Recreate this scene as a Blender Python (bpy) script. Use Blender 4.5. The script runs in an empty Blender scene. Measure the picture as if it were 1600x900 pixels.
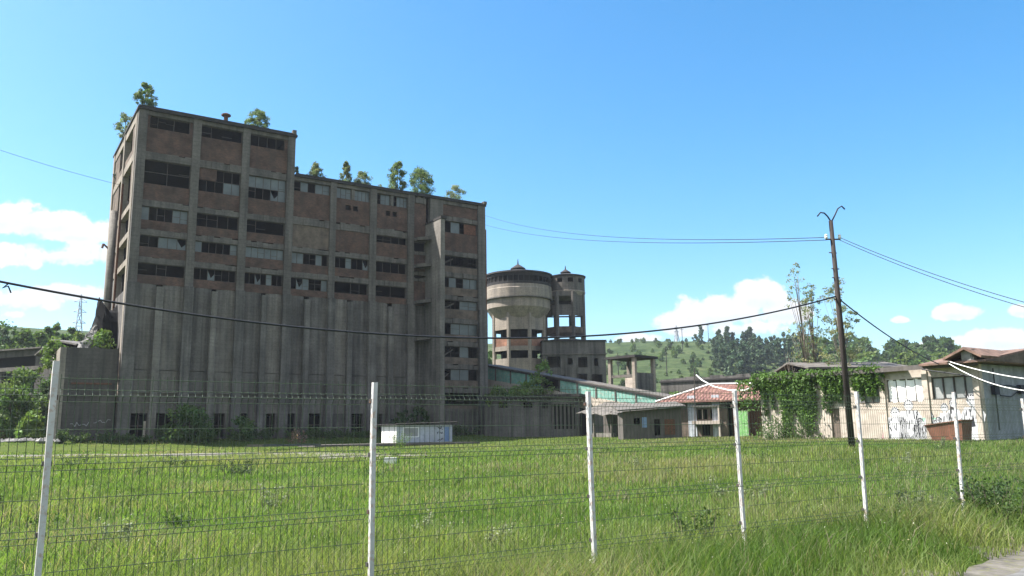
import bpy, math, random
import numpy as np
from math import sin, cos, pi, radians
from mathutils import Matrix, Vector

sc = bpy.context.scene
COL = sc.collection
rnd = random.Random(7)
rng = np.random.default_rng(11)

# ------------------------------------------------------------------ camera
FPX = 1280.0
PITCH = math.atan(227 / FPX); ROLL = math.atan(.0133)
CAM = np.array([0, 0, 1.6])
FW = np.array([0, cos(PITCH), sin(PITCH)]); U0 = np.array([0, -sin(PITCH), cos(PITCH)]); R0 = np.array([1., 0, 0])
UP = U0 * cos(ROLL) + R0 * sin(ROLL); RT = R0 * cos(ROLL) - U0 * sin(ROLL)
cam = bpy.data.cameras.new('camera'); camo = bpy.data.objects.new('camera', cam); COL.objects.link(camo)
cam.sensor_width = 36; cam.lens = 36 * FPX / 1600; cam.clip_start = .05; cam.clip_end = 6000
camo.matrix_world = Matrix(((RT[0], UP[0], -FW[0], CAM[0]), (RT[1], UP[1], -FW[1], CAM[1]), (RT[2], UP[2], -FW[2], CAM[2]), (0, 0, 0, 1)))
sc.camera = camo

def ray(x, y): return FW * FPX + RT * (x - 800) + UP * (450 - y)
def at(x, y, Y):
    d = ray(x, y); return CAM + d * (Y / d[1])

# ------------------------------------------------------------------ sky, sun, exposure
SUN_EL = radians(54); SUN_DIR = np.array([-1, .03]); SUN_DIR = SUN_DIR / np.linalg.norm(SUN_DIR)
W = bpy.data.worlds.new('World'); sc.world = W; W.use_nodes = True
nt = W.node_tree; N = nt.nodes; L = nt.links
for n in list(N): N.remove(n)
def nd(tree, t, **k):
    n = tree.nodes.new(t)
    for a, b in k.items(): setattr(n, a, b)
    return n
def mth(tree, op, a, b=None, c=None):
    n = tree.nodes.new('ShaderNodeMath'); n.operation = op
    for i, v in enumerate((a, b, c)):
        if v is None: continue
        if isinstance(v, (int, float)): n.inputs[i].default_value = v
        else: tree.links.new(v, n.inputs[i])
    return n.outputs[0]
sky = nd(nt, 'ShaderNodeTexSky', sky_type='NISHITA', sun_disc=False)
sky.sun_elevation = SUN_EL; sky.sun_rotation = math.atan2(SUN_DIR[0], SUN_DIR[1]) % (2 * pi)
sky.altitude = 500; sky.air_density = 1.0; sky.dust_density = 2.2; sky.ozone_density = 2.0
hsv = nd(nt, 'ShaderNodeHueSaturation'); L.new(sky.outputs[0], hsv.inputs['Color'])
hsv.inputs['Saturation'].default_value = 1.4; hsv.inputs['Value'].default_value = 1.13; hsv.inputs['Hue'].default_value = .491
tc = nd(nt, 'ShaderNodeTexCoord'); sp = nd(nt, 'ShaderNodeSeparateXYZ'); L.new(tc.outputs['Generated'], sp.inputs[0])
yy = mth(nt, 'MAXIMUM', sp.outputs[1], .05)
cu = mth(nt, 'DIVIDE', sp.outputs[0], yy); cw = mth(nt, 'DIVIDE', sp.outputs[2], yy)
cv = nd(nt, 'ShaderNodeCombineXYZ'); L.new(cu, cv.inputs[0]); L.new(cw, cv.inputs[1])
def fbm(scale, detail, rough=.55):
    n = nd(nt, 'ShaderNodeTexNoise'); n.inputs['Scale'].default_value = scale; n.inputs['Detail'].default_value = detail
    n.inputs['Roughness'].default_value = rough; L.new(cv.outputs[0], n.inputs['Vector']); return n.outputs[0]
n_big = fbm(16, 8, .6); n_fine = fbm(45, 6, .6)
nmix = mth(nt, 'ADD', mth(nt, 'MULTIPLY', mth(nt, 'SUBTRACT', n_big, .5), 1.5), mth(nt, 'MULTIPLY', mth(nt, 'SUBTRACT', n_fine, .5), 1.15))
clouds = [  # pixel centre, half sizes, density
    (1192, 462, 44, 34, 1), (1128, 488, 70, 36, 1), (1066, 506, 46, 28, 1), (1002, 530, 34, 13, .9), (1222, 488, 40, 28, .9), (1160, 514, 70, 14, .55),
    (1495, 489, 40, 18, 1), (1405, 500, 15, 7, .6), (1452, 548, 36, 15, .9), (1565, 532, 70, 22, 1), (1594, 486, 20, 14, .9),
    (-10, 342, 90, 34, 1.1), (60, 350, 70, 28, 1.1), (125, 366, 75, 20, 1), (110, 458, 60, 18, .8), (30, 470, 90, 20, .55), (20, 492, 22, 8, .6), (90, 400, 120, 22, .45)]
dens = None; low = None
for (px, py, rx, ry, k) in clouds:
    d = ray(px, py); c0, c1 = d[0] / d[1], d[2] / d[1]
    d = ray(px + rx, py); r0 = abs(d[0] / d[1] - c0); d = ray(px, py - ry); r1 = abs(d[2] / d[1] - c1)
    a = mth(nt, 'DIVIDE', mth(nt, 'SUBTRACT', cu, c0), r0); b = mth(nt, 'DIVIDE', mth(nt, 'SUBTRACT', cw, c1), r1)
    b2 = mth(nt, 'MULTIPLY', b, mth(nt, 'ADD', 1.15, mth(nt, 'MULTIPLY', mth(nt, 'LESS_THAN', b, 0), .35)))
    q = mth(nt, 'SQRT', mth(nt, 'ADD', mth(nt, 'MULTIPLY', a, a), mth(nt, 'MULTIPLY', b2, b2)))
    m = mth(nt, 'MULTIPLY', mth(nt, 'SUBTRACT', 1.05, q), k)
    dens = m if dens is None else mth(nt, 'SMOOTH_MAX', dens, m, .25)
    lo = mth(nt, 'MULTIPLY', mth(nt, 'MAXIMUM', mth(nt, 'SUBTRACT', 1.0, q), 0), mth(nt, 'MAXIMUM', mth(nt, 'MULTIPLY', b, -1), 0))
    low = lo if low is None else mth(nt, 'MAXIMUM', low, lo)
dn = mth(nt, 'ADD', dens, nmix)
mr = nd(nt, 'ShaderNodeMapRange', interpolation_type='SMOOTHSTEP'); L.new(dn, mr.inputs['Value'])
mr.inputs['From Min'].default_value = -.08; mr.inputs['From Max'].default_value = .24
front = mth(nt, 'GREATER_THAN', sp.outputs[1], .06)
alpha = mth(nt, 'MULTIPLY', mth(nt, 'MULTIPLY', mr.outputs[0], front), .97)
cr = nd(nt, 'ShaderNodeMix', data_type='RGBA'); cr.inputs['A'].default_value = (4.3, 4.35, 4.4, 1); cr.inputs['B'].default_value = (2.5, 3.2, 4.0, 1)
sh = mth(nt, 'MINIMUM', mth(nt, 'ADD', mth(nt, 'MULTIPLY', low, 2.0), mth(nt, 'MULTIPLY', mth(nt, 'SUBTRACT', .5, n_fine), 1.0)), 1.0)
L.new(mth(nt, 'MAXIMUM', sh, 0), cr.inputs['Factor'])
mx = nd(nt, 'ShaderNodeMix', data_type='RGBA'); L.new(alpha, mx.inputs['Factor']); L.new(hsv.outputs[0], mx.inputs['A']); L.new(cr.outputs['Result'], mx.inputs['B'])
rn = nd(nt, 'ShaderNodeTexNoise'); rn.inputs['Scale'].default_value = 2.6; rn.inputs['Detail'].default_value = 6; L.new(tc.outputs['Generated'], rn.inputs['Vector'])  # unseen clouds added behind the camera to whiten light on the shaded facade
ra = nd(nt, 'ShaderNodeMapRange', interpolation_type='SMOOTHSTEP'); L.new(rn.outputs[0], ra.inputs['Value']); ra.inputs['From Min'].default_value = .4; ra.inputs['From Max'].default_value = .56
rb = nd(nt, 'ShaderNodeMapRange', interpolation_type='SMOOTHSTEP'); L.new(sp.outputs[1], rb.inputs['Value']); rb.inputs['From Min'].default_value = -.05; rb.inputs['From Max'].default_value = -.35
mx2 = nd(nt, 'ShaderNodeMix', data_type='RGBA'); L.new(mth(nt, 'MULTIPLY', ra.outputs[0], rb.outputs[0]), mx2.inputs['Factor']); L.new(mx.outputs['Result'], mx2.inputs['A']); mx2.inputs['B'].default_value = (5.0, 5.0, 5.0, 1); mx = mx2
bg = nd(nt, 'ShaderNodeBackground'); bg.inputs['Strength'].default_value = .087; L.new(mx.outputs['Result'], bg.inputs['Color'])
ow = nd(nt, 'ShaderNodeOutputWorld'); L.new(bg.outputs[0], ow.inputs['Surface'])
sl = bpy.data.lights.new('sun', 'SUN'); sl.energy = 5.0; sl.angle = radians(.53); sl.color = (1, .95, .87)
so = bpy.data.objects.new('sun', sl); COL.objects.link(so)
sdir = Vector((SUN_DIR[0] * cos(SUN_EL), SUN_DIR[1] * cos(SUN_EL), sin(SUN_EL)))
so.rotation_euler = sdir.to_track_quat('Z', 'Y').to_euler(); so.location = (-60, 20, 90)
sc.view_settings.view_transform = 'Standard'; sc.view_settings.look = 'None'; sc.view_settings.exposure = 1.5; sc.view_settings.gamma = 1
sc.cycles.max_bounces = 6; sc.cycles.diffuse_bounces = 3; sc.cycles.transmission_bounces = 3; sc.cycles.transparent_max_bounces = 6

# ------------------------------------------------------------------ materials
def mat_new(name):
    m = bpy.data.materials.new(name); m.use_nodes = True; t = m.node_tree
    b = t.nodes['Principled BSDF']; return m, t, b
def noise(t, vec, scale, detail=5, rough=.6, stretch=None):
    if stretch:
        mp = t.nodes.new('ShaderNodeMapping'); mp.inputs['Scale'].default_value = stretch; t.links.new(vec, mp.inputs[0]); vec = mp.outputs[0]
    n = t.nodes.new('ShaderNodeTexNoise'); n.inputs['Scale'].default_value = scale; n.inputs['Detail'].default_value = detail
    n.inputs['Roughness'].default_value = rough; t.links.new(vec, n.inputs['Vector']); return n.outputs[0]
def ramp(t, fac, stops):
    r = t.nodes.new('ShaderNodeValToRGB'); e = r.color_ramp.elements
    while len(e) < len(stops): e.new(.5)
    for i, (p, c) in enumerate(stops):
        e[i].position = p; e[i].color = (*c, 1) if len(c) == 3 else c
    t.links.new(fac, r.inputs[0]); return r.outputs[0]
def mixc(t, fac, a, b, mode='MIX'):
    n = t.nodes.new('ShaderNodeMix'); n.data_type = 'RGBA'; n.blend_type = mode
    for key, v in (('Factor', fac), ('A', a), ('B', b)):
        if isinstance(v, (int, float)): n.inputs[key].default_value = v
        elif isinstance(v, tuple): n.inputs[key].default_value = (*v, 1) if len(v) == 3 else v
        else: t.links.new(v, n.inputs[key])
    return n.outputs['Result']
def bump(t, b, h, dist=.02, strength=.6):
    n = t.nodes.new('ShaderNodeBump'); n.inputs['Distance'].default_value = dist; n.inputs['Strength'].default_value = strength
    t.links.new(h, n.inputs['Height']); t.links.new(n.outputs[0], b.inputs['Normal'])
def objco(t): return t.nodes.new('ShaderNodeTexCoord').outputs['Object']
def g3(v, tint=(1, 1, 1)): return tuple(v * q for q in tint)

def mat_concrete(name, base, dark=.45, streak=.55, tint=(1, .97, .92), boards=True, patch=1.25, board=.25):
    m, t, b = mat_new(name); co = objco(t)
    c = ramp(t, noise(t, co, .35, 6, .65), [(.3, g3(base * .72, tint)), (.5, g3(base, tint)), (.72, g3(base * patch, tint))])
    c = mixc(t, .5, c, ramp(t, noise(t, co, 5, 4, .7), [(.3, (.55, .55, .55)), (.7, (1.25, 1.25, 1.25))]), 'MULTIPLY')
    st = ramp(t, noise(t, co, 1.0, 5, .6, (1.6, 1.6, .06)), [(.42, (0, 0, 0)), (.66, (1, 1, 1))])
    st2 = noise(t, co, .5, 3, .6)
    c = mixc(t, mixc(t, 1.0, st, mixc(t, 1.0, st2, (streak * 2,) * 3, 'MULTIPLY'), 'MULTIPLY'), c, g3(base * dark * .6, (1, 1, 1.04)))
    hgt = noise(t, co, 3, 6, .7)
    if boards:
        w = t.nodes.new('ShaderNodeTexWave'); w.bands_direction = 'Z'; w.inputs['Scale'].default_value = .8; w.inputs['Distortion'].default_value = 1.5
        w.inputs['Detail'].default_value = 3; t.links.new(co, w.inputs['Vector'])
        c = mixc(t, board, c, ramp(t, w.outputs['Fac'], [(.0, (.5, .5, .5)), (.18, (1, 1, 1))]), 'MULTIPLY')
    t.links.new(c, b.inputs['Base Color']); b.inputs['Roughness'].default_value = .95; b.inputs['Specular IOR Level'].default_value = .15
    bump(t, b, hgt, .05, .5); return m
def mat_brick(name, c1, c2, mortar, dirty=.5):
    m, t, b = mat_new(name); co = objco(t)
    s = t.nodes.new('ShaderNodeSeparateXYZ'); t.links.new(co, s.inputs[0])
    ad = mth(t, 'ADD', s.outputs[0], s.outputs[1]); cb = t.nodes.new('ShaderNodeCombineXYZ'); t.links.new(ad, cb.inputs[0]); t.links.new(s.outputs[2], cb.inputs[1])
    br = t.nodes.new('ShaderNodeTexBrick'); t.links.new(cb.outputs[0], br.inputs['Vector']); br.inputs['Scale'].default_value = 1
    br.inputs['Brick Width'].default_value = .26; br.inputs['Row Height'].default_value = .085; br.inputs['Mortar Size'].default_value = .012
    br.inputs['Color1'].default_value = (*c1, 1); br.inputs['Color2'].default_value = (*c2, 1); br.inputs['Mortar'].default_value = (*mortar, 1); br.inputs['Bias'].default_value = -.1
    c = mixc(t, .75, br.outputs['Color'], ramp(t, noise(t, co, .8, 7, .65), [(.3, (.35, .34, .34)), (.52, (1, 1, 1)), (.7, (1.6, 1.5, 1.4))]), 'MULTIPLY')
    st = ramp(t, noise(t, co, .9, 5, .6, (1.3, 1.3, .12)), [(.45, (0, 0, 0)), (.7, (dirty,) * 3)])
    c = mixc(t, st, c, (.05, .045, .042))
    t.links.new(c, b.inputs['Base Color']); b.inputs['Roughness'].default_value = .95; b.inputs['Specular IOR Level'].default_value = .15
    bump(t, b, br.outputs['Fac'], .01, -.4); return m
def mat_plain(name, col, rough=.6, metal=0, var=.35, scale=3, spec=.3, stain=None, streaky=False):
    m, t, b = mat_new(name); co = objco(t)
    c = ramp(t, noise(t, co, scale, 6, .65, (1, 1, .25) if streaky else None), [(.3, tuple(v * (1 - var) for v in col)), (.7, tuple(min(1, v * (1 + var * .6)) for v in col))])
    if stain:
        sfac = ramp(t, noise(t, co, scale * 2.3, 7, .7), [(.52, (0, 0, 0)), (.62, (1, 1, 1))]); c = mixc(t, sfac, c, stain)
    t.links.new(c, b.inputs['Base Color']); b.inputs['Roughness'].default_value = rough; b.inputs['Metallic'].default_value = metal
    b.inputs['Specular IOR Level'].default_value = spec
    bump(t, b, noise(t, co, scale * 4, 4), .01, .4); return m
def mat_leaf(name, tint=(1, 1, 1), trans=.35):
    m, t, b = mat_new(name)
    at_ = t.nodes.new('ShaderNodeAttribute'); at_.attribute_name = 'Col'
    c = mixc(t, 1.0, at_.outputs['Color'], tint, 'MULTIPLY')
    t.links.new(c, b.inputs['Base Color']); b.inputs['Roughness'].default_value = .6; b.inputs['Specular IOR Level'].default_value = .2
    tr = t.nodes.new('ShaderNodeBsdfTranslucent'); t.links.new(mixc(t, 1.0, c, (1.3, 1.35, .7), 'MULTIPLY'), tr.inputs['Color'])
    ms = t.nodes.new('ShaderNodeMixShader'); ms.inputs[0].default_value = trans
    t.links.new(b.outputs[0], ms.inputs[1]); t.links.new(tr.outputs[0], ms.inputs[2]); t.links.new(ms.outputs[0], t.nodes['Material Output'].inputs[0]); return m
M = {}
M['concrete'] = mat_concrete('frame_concrete', .135, tint=(1, .92, .85))
M['silo'] = mat_concrete('silo_concrete', .13, .4, .65, (1, .94, .9), patch=1.5, board=.16)
M['silo_light'] = mat_concrete('silo_concrete_worn', .175, .4, .6, (1, .93, .86), patch=1.5, board=.2)
M['silo_dark'] = mat_concrete('silo_concrete_sooty', .085, .4, .7, (1, .95, .92), patch=1.6, board=.14)
M['bin'] = mat_concrete('bin_concrete', .1, .5, .6, (1, .92, .86), board=.2)
M['pale'] = mat_concrete('pale_concrete', .28, .5, .45, (1, .87, .74), board=.15)
M['brick'] = mat_brick('old_brick', (.115, .064, .049), (.068, .042, .035), (.1, .08, .07))
M['plastered'] = mat_brick('plastered_brick', (.15, .115, .093), (.12, .094, .079), (.14, .12, .105), .5)
M['redbrick'] = mat_brick('red_brick', (.3, .13, .08), (.24, .11, .07), (.25, .2, .16), .3)
M['tar'] = mat_plain('roof_tar', (.035, .033, .034), .9)
M['inside'] = mat_plain('shade_dark_inside', (.014, .013, .013), .95)  # near black: the shade behind openings is put into this colour
M['frame'] = mat_plain('window_steel', (.06, .057, .055), .7, stain=(.1, .05, .03))
M['rust'] = mat_plain('rusted_iron', (.13, .06, .038), .85, stain=(.07, .035, .025))
M['coal'] = mat_plain('coal', (.008, .008, .009), .9, scale=2, var=.6, spec=.1)
M['rock'] = mat_plain('rubble_stone', (.24, .235, .23), .95, scale=1.3, var=.5)
M['bark'] = mat_plain('bark', (.12, .1, .08), .95, scale=4)
M['palebark'] = mat_plain('pale_bark', (.2, .17, .14), .95, scale=4)
M['white'] = mat_plain('post_white_paint', (.5, .5, .5), .6, var=.15, scale=7, stain=(.4, .31, .26))
M['wire'] = mat_plain('mesh_wire', (.05, .075, .045), .55, var=.3)
M['cable'] = mat_plain('cable_rubber', (.02, .022, .03), .6)
M['tarwood'] = mat_plain('tarred_pole', (.035, .028, .026), .85, scale=6, streaky=True)
M['asphalt'] = mat_plain('road_asphalt', (.13, .128, .125), .95, scale=5, var=.35)
M['dirt'] = mat_plain('verge_dirt', (.125, .115, .1), .95, scale=4, var=.5, stain=(.12, .12, .06))
M['gravel'] = mat_plain('pale_gravel', (.17, .155, .14), .95, scale=6, var=.5)
M['wood'] = mat_plain('weathered_wood', (.1, .09, .085), .9, scale=4, streaky=True)
M['teal'] = mat_plain('teal_paint', (.17, .36, .31), .75, scale=1.6, var=.35, stain=(.3, .32, .28))
M['tin'] = mat_plain('red_tin', (.175, .088, .075), .75, scale=1.2, var=.35, stain=(.33, .2, .15))
M['tile'] = mat_plain('old_tile', (.18, .115, .09), .95, scale=2.2, var=.6, stain=(.11, .085, .075))
M['plaster'] = mat_plain('cream_plaster', (.44, .385, .335), .95, scale=.9, var=.3, stain=(.3, .255, .22))
M['shadewall'] = mat_concrete('shaded_blue_grey_wall', .3, .5, .5, (.9, .97, 1.1), boards=False)  # workshop side wall, its blue-grey shade put into the colour
M['slate'] = mat_plain('grey_sheet_roof', (.12, .11, .1), .85, scale=1.5, var=.5)
M['cabinpaint'] = mat_plain('cabin_paint', (.44, .47, .52), .6, scale=1.2, var=.2, stain=(.3, .33, .38))
M['cabinblue'] = mat_plain('cabin_blue', (.17, .25, .42), .6, var=.25)
M['cabin_lit_trim'] = mat_plain('cabin_lit_end_and_trim', (.75, .75, .74), .5, var=.06)  # window trim, and the cabin end with sunlight put into its white
M['ink'] = mat_plain('black_spray', (.03, .03, .045), .8)
M['muralwhite'] = mat_plain('mural_white', (.5, .5, .53), .8, var=.1, scale=6)
M['muralteal'] = mat_plain('mural_mint', (.3, .55, .42), .9, var=.25)
M['muralpink'] = mat_plain('mural_pink', (.4, .2, .24), .9, var=.3)
M['chalk'] = mat_plain('chalk_spray', (.3, .3, .31), .9)
M['foil'] = mat_plain('white_foil', (.85, .85, .85), .35, var=.15, scale=2.5, streaky=True)
M['greyfoil'] = mat_plain('grey_glass', (.3, .31, .31), .3, var=.25, scale=1.5)
M['greendoor'] = mat_plain('green_paint', (.17, .4, .13), .7, var=.3, stain=(.4, .42, .36))
M['skip'] = mat_plain('brown_skip', (.17, .075, .05), .8, scale=1.5, var=.35)
M['ceramic'] = mat_plain('white_ceramic', (.7, .7, .68), .3, var=.05)
M['hose'] = mat_plain('white_hose', (.75, .75, .74), .5, var=.05)
M['leaf'] = mat_leaf('leaves'); M['needle'] = mat_leaf('needles', trans=.15); M['grass'] = mat_leaf('grass_blades', trans=.5)
g, t, b = mat_new('dusty_glass'); co = objco(t)
t.links.new(ramp(t, noise(t, co, .7, 4), [(.3, (.05, .068, .076)), (.7, (.105, .132, .142))]), b.inputs['Base Color']); b.inputs['Roughness'].default_value = .35
M['glass'] = g
g, t, b = mat_new('ground_soil_grass'); co = objco(t)
c1 = ramp(t, noise(t, co, .35, 8, .65), [(.3, (.042, .063, .015)), (.5, (.062, .088, .021)), (.7, (.085, .098, .036))])
c1 = mixc(t, .6, c1, ramp(t, noise(t, co, .03, 6, .6), [(.35, (.75, .95, .7)), (.65, (1.25, 1.1, 1.1))]), 'MULTIPLY')
sx = t.nodes.new('ShaderNodeSeparateXYZ'); t.links.new(co, sx.inputs[0]); mrn = t.nodes.new('ShaderNodeMapRange'); mrn.inputs['From Min'].default_value = 150; mrn.inputs['From Max'].default_value = 260; t.links.new(sx.outputs[1], mrn.inputs['Value'])
scr = ramp(t, noise(t, co, .055, 8, .72), [(.36, (.018, .032, .013)), (.48, (.04, .062, .023)), (.6, (.062, .084, .034)), (.75, (.085, .095, .046))])
scr = mixc(t, .8, scr, ramp(t, noise(t, co, .28, 6, .75), [(.38, (.35, .4, .35)), (.5, (1, 1, 1)), (.68, (1.45, 1.35, 1.2))]), 'MULTIPLY'); c1 = mixc(t, mrn.outputs[0], c1, scr)
t.links.new(c1, b.inputs['Base Color']); b.inputs['Roughness'].default_value = 1; b.inputs['Specular IOR Level'].default_value = .05
bump(t, b, noise(t, co, 3, 6), .2, .8); M['ground'] = g

# ------------------------------------------------------------------ mesh helpers
class MB:
    def __init__(s, zoff=0.0): s.v = []; s.f = []; s.z = zoff
    def add(s, verts, faces):
        o = len(s.v); s.v += [(x, y, z - s.z) for x, y, z in verts]; s.f += [tuple(i + o for i in f) for f in faces]; return s
    def box(s, x0, x1, y0, y1, z0, z1):
        return s.add([(x0, y0, z0), (x1, y0, z0), (x1, y1, z0), (x0, y1, z0), (x0, y0, z1), (x1, y0, z1), (x1, y1, z1), (x0, y1, z1)],
                     [(0, 3, 2, 1), (4, 5, 6, 7), (0, 1, 5, 4), (1, 2, 6, 5), (2, 3, 7, 6), (3, 0, 4, 7)])
    def hexa(s, lo, hi):   # two quads of four corners each
        return s.add(list(lo) + list(hi), [(0, 3, 2, 1), (4, 5, 6, 7), (0, 1, 5, 4), (1, 2, 6, 5), (2, 3, 7, 6), (3, 0, 4, 7)])
    def tube(s, pts, rad, n=6, cap=True):
        pts = [Vector(p) for p in pts]; k = len(pts)
        if isinstance(rad, (int, float)): rad = [rad] * k
        vs = []; fs = []; ref = None
        for i, p in enumerate(pts):
            d = (pts[min(i + 1, k - 1)] - pts[max(i - 1, 0)]); d = d.normalized() if d.length > 1e-9 else Vector((0, 0, 1))
            if ref is None: ref = Vector((0, 0, 1)) if abs(d.z) < .8 else Vector((1, 0, 0))
            a = d.cross(ref); a = a.normalized() if a.length > 1e-6 else d.orthogonal().normalized(); bb = d.cross(a); ref = a.cross(d)
            for j in range(n):
                w = 2 * pi * j / n; q = p + (a * cos(w) + bb * sin(w)) * rad[i]; vs.append(tuple(q))
        for i in range(k - 1):
            for j in range(n): fs.append((i * n + j, i * n + (j + 1) % n, (i + 1) * n + (j + 1) % n, (i + 1) * n + j))
        if cap: fs += [tuple(range(n - 1, -1, -1)), tuple((k - 1) * n + j for j in range(n))]
        return s.add(vs, fs)
    def bar(s, p, q, r, n=4): return s.tube([p, q], r, n)
    def lathe(s, cx, cy, prof, n=40, a0=0, cap=True):
        vs = []; fs = []; k = len(prof)
        for (r, z) in prof:
            for j in range(n): w = a0 + 2 * pi * j / n; vs.append((cx + r * cos(w), cy + r * sin(w), z))
        for i in range(k - 1):
            for j in range(n): fs.append((i * n + j, i * n + (j + 1) % n, (i + 1) * n + (j + 1) % n, (i + 1) * n + j))
        if cap: fs += [tuple(range(n - 1, -1, -1)), tuple((k - 1) * n + j for j in range(n))]
        return s.add(vs, fs)
    def prism_y(s, poly, y0, y1):   # polygon in x,z extruded along y
        k = len(poly); vs = [(x, y0, z) for x, z in poly] + [(x, y1, z) for x, z in poly]
        return s.add(vs, [tuple(range(k)), tuple(range(2 * k - 1, k - 1, -1))] + [(i, i + k, (i + 1) % k + k, (i + 1) % k) for i in range(k)])
    def prism_x(s, poly, x0, x1):   # polygon in y,z extruded along x
        k = len(poly); vs = [(x0, y, z) for y, z in poly] + [(x1, y, z) for y, z in poly]
        return s.add(vs, [tuple(range(k - 1, -1, -1)), tuple(range(k, 2 * k))] + [(i, (i + 1) % k, (i + 1) % k + k, i + k) for i in range(k)])
    def build(s, name, mat, parent=None, smooth=False):
        me = bpy.data.meshes.new(name); me.from_pydata(s.v, [], s.f); me.validate(); me.update()
        if smooth: me.polygons.foreach_set('use_smooth', [True] * len(me.polygons))
        me.materials.append(mat); o = bpy.data.objects.new(name, me); COL.objects.link(o)
        if parent: o.parent = parent
        return o
def tag(o, label=None, cat=None, group=None, kind=None):
    if label: o['label'] = label
    if cat: o['category'] = cat
    if group: o['group'] = group
    if kind: o['kind'] = kind
    return o
def empty(name, loc, rz, label, cat, group=None):
    o = bpy.data.objects.new(name, None); COL.objects.link(o); o.location = tuple(float(q) for q in loc); o.rotation_euler = (0, 0, rz); o.empty_display_size = .5
    return tag(o, label, cat, group)
class Frame:
    def __init__(s, O, ang): s.O = np.array(O, float); s.a = ang; s.x = np.array([cos(ang), sin(ang), 0]); s.y = np.array([-sin(ang), cos(ang), 0])
    def uz(s, px, py, v=0.0):
        P0 = s.O + s.y * v; d = ray(px, py); k = ((P0 - CAM) @ s.y) / (d @ s.y); P = CAM + d * k
        return float((P - s.O) @ s.x), float(P[2])
    def w(s, u, v, z): p = s.O + s.x * u + s.y * v; return np.array([p[0], p[1], z])
def np_mesh(name, verts, faces, nper, mat, parent=None, cols=None):
    me = bpy.data.meshes.new(name); nv = len(verts); nf = len(faces)
    me.vertices.add(nv); me.vertices.foreach_set('co', verts.astype(np.float32).ravel())
    me.loops.add(nf * nper); me.loops.foreach_set('vertex_index', faces.astype(np.int32).ravel())
    me.polygons.add(nf); me.polygons.foreach_set('loop_start', np.arange(nf, dtype=np.int32) * nper)
    me.update(calc_edges=True)
    if cols is not None:
        ca = me.color_attributes.new('Col', 'FLOAT_COLOR', 'POINT'); c4 = np.ones((nv, 4), np.float32); c4[:, :3] = cols; ca.data.foreach_set('color', c4.ravel())
    me.materials.append(mat); o = bpy.data.objects.new(name, me); COL.objects.link(o)
    if parent: o.parent = parent
    return o
def leaf_arrays(C, size, col, r, droop=0.0):
    n = len(C); a = r.normal(size=(n, 3)); a[:, 2] -= droop; a /= np.linalg.norm(a, axis=1)[:, None]
    q = r.normal(size=(n, 3)); b2 = np.cross(a, q); b2 /= np.linalg.norm(b2, axis=1)[:, None] + 1e-9
    s = size[:, None]; V = np.stack([C - a * s, C + b2 * s * .55, C + a * s, C - b2 * s * .55], 1).reshape(-1, 3)
    F = np.arange(n * 4).reshape(n, 4); K = np.repeat(col, 4, 0); return V, F, K
def vnoise(x, y, s, seed=0):
    r = np.random.default_rng(seed); o = np.zeros_like(x)
    for k in range(7):
        a = r.uniform(0, 2 * pi); f = s * r.uniform(.5, 2.2); o = o + np.sin((x * cos(a) + y * sin(a)) * f + r.uniform(0, 6.3)) / 7
    return o * 1.6

# ------------------------------------------------------------------ terrain
MA = radians(90) - radians(56.941)            # main facade direction
F0 = Frame((-3.387, 100, 1.5), MA)            # origin: right base corner; x runs right, y into the building
REDGE = np.array([4.79, 9.38]); RDIR = np.array([.729, .685])
def sstep(t): t = np.clip(t, 0, 1); return t * t * (3 - 2 * t)
RID = [(at(p, q, 600)[0] / 600, at(p, q, 600)[2]) for p, q in [(-200, 545), (0, 545), (180, 548), (420, 550), (700, 546), (940, 544), (1012, 542), (1084, 545), (1142, 551), (1240, 560), (1330, 563), (1400, 575), (1600, 575), (1900, 580)]]
def gz(x, y):
    x = np.asarray(x, float); y = np.asarray(y, float)
    zl = np.interp(y, [14, 32, 60, 75, 88, 105], [.15, .66, .6, .6, .9, 1.4]); zr = np.interp(y, [14, 31, 46, 60, 80, 105], [.15, .74, .86, .95, 1.1, 1.45])
    z = zl + (zr - zl) * sstep((x + 2) / 17)
    u = (x - F0.O[0]) * F0.x[0] + (y - F0.O[1]) * F0.x[1]; v = (x - F0.O[0]) * F0.y[0] + (y - F0.O[1]) * F0.y[1]
    t = sstep((v + 7) / 6.8) * sstep((u + 58) / 10) * (1 - sstep((u - 8) / 30)); z = z + (1.48 - z) * t
    s = (x - REDGE[0]) * RDIR[1] - (y - REDGE[1]) * RDIR[0]
    near = sstep((s + .9) / 1.0); z = z * (1 - near) - .015 * near
    z = z + vnoise(x, y, .9, 3) * .035 * (1 - near) * np.clip((y - 8) / 10, 0, 1)
    rr = np.hypot(x, y); rid = np.interp(np.where(y > 1, x / np.maximum(y, 1), np.sign(x) * 9), [a for a, _ in RID], [b for _, b in RID])
    h = sstep((rr - 150) / 450) * (rid - 1.5) * (1 - .35 * sstep((rr - 620) / 700))
    return z + h + vnoise(x, y, .03, 9) * 2.2 * sstep((rr - 200) / 200) * (1 - sstep((rr - 520) / 80))
def gzf(x, y): return float(gz(np.array([x]), np.array([y]))[0])
def hit(px, py, y0=8, y1=160):
    last = None
    for Y in np.linspace(y0, y1, 1500):
        P = at(px, py, Y)
        if P[2] <= gzf(P[0], P[1]): return P
    return at(px, py, y1)
def ground_at(px, Y):
    P = at(px, 680, Y); P[2] = gzf(P[0], P[1]); return P
rad = np.concatenate([[0.5], np.geomspace(2, 3200, 150)]); az = np.concatenate([np.linspace(-45, 45, 170), np.linspace(47, 313, 90)]) * pi / 180
RR, AA = np.meshgrid(rad, az, indexing='ij'); gx = RR * np.sin(AA); gy = RR * np.cos(AA)
V = np.stack([gx, gy, gz(gx, gy)], -1).reshape(-1, 3); na = len(az)
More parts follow.
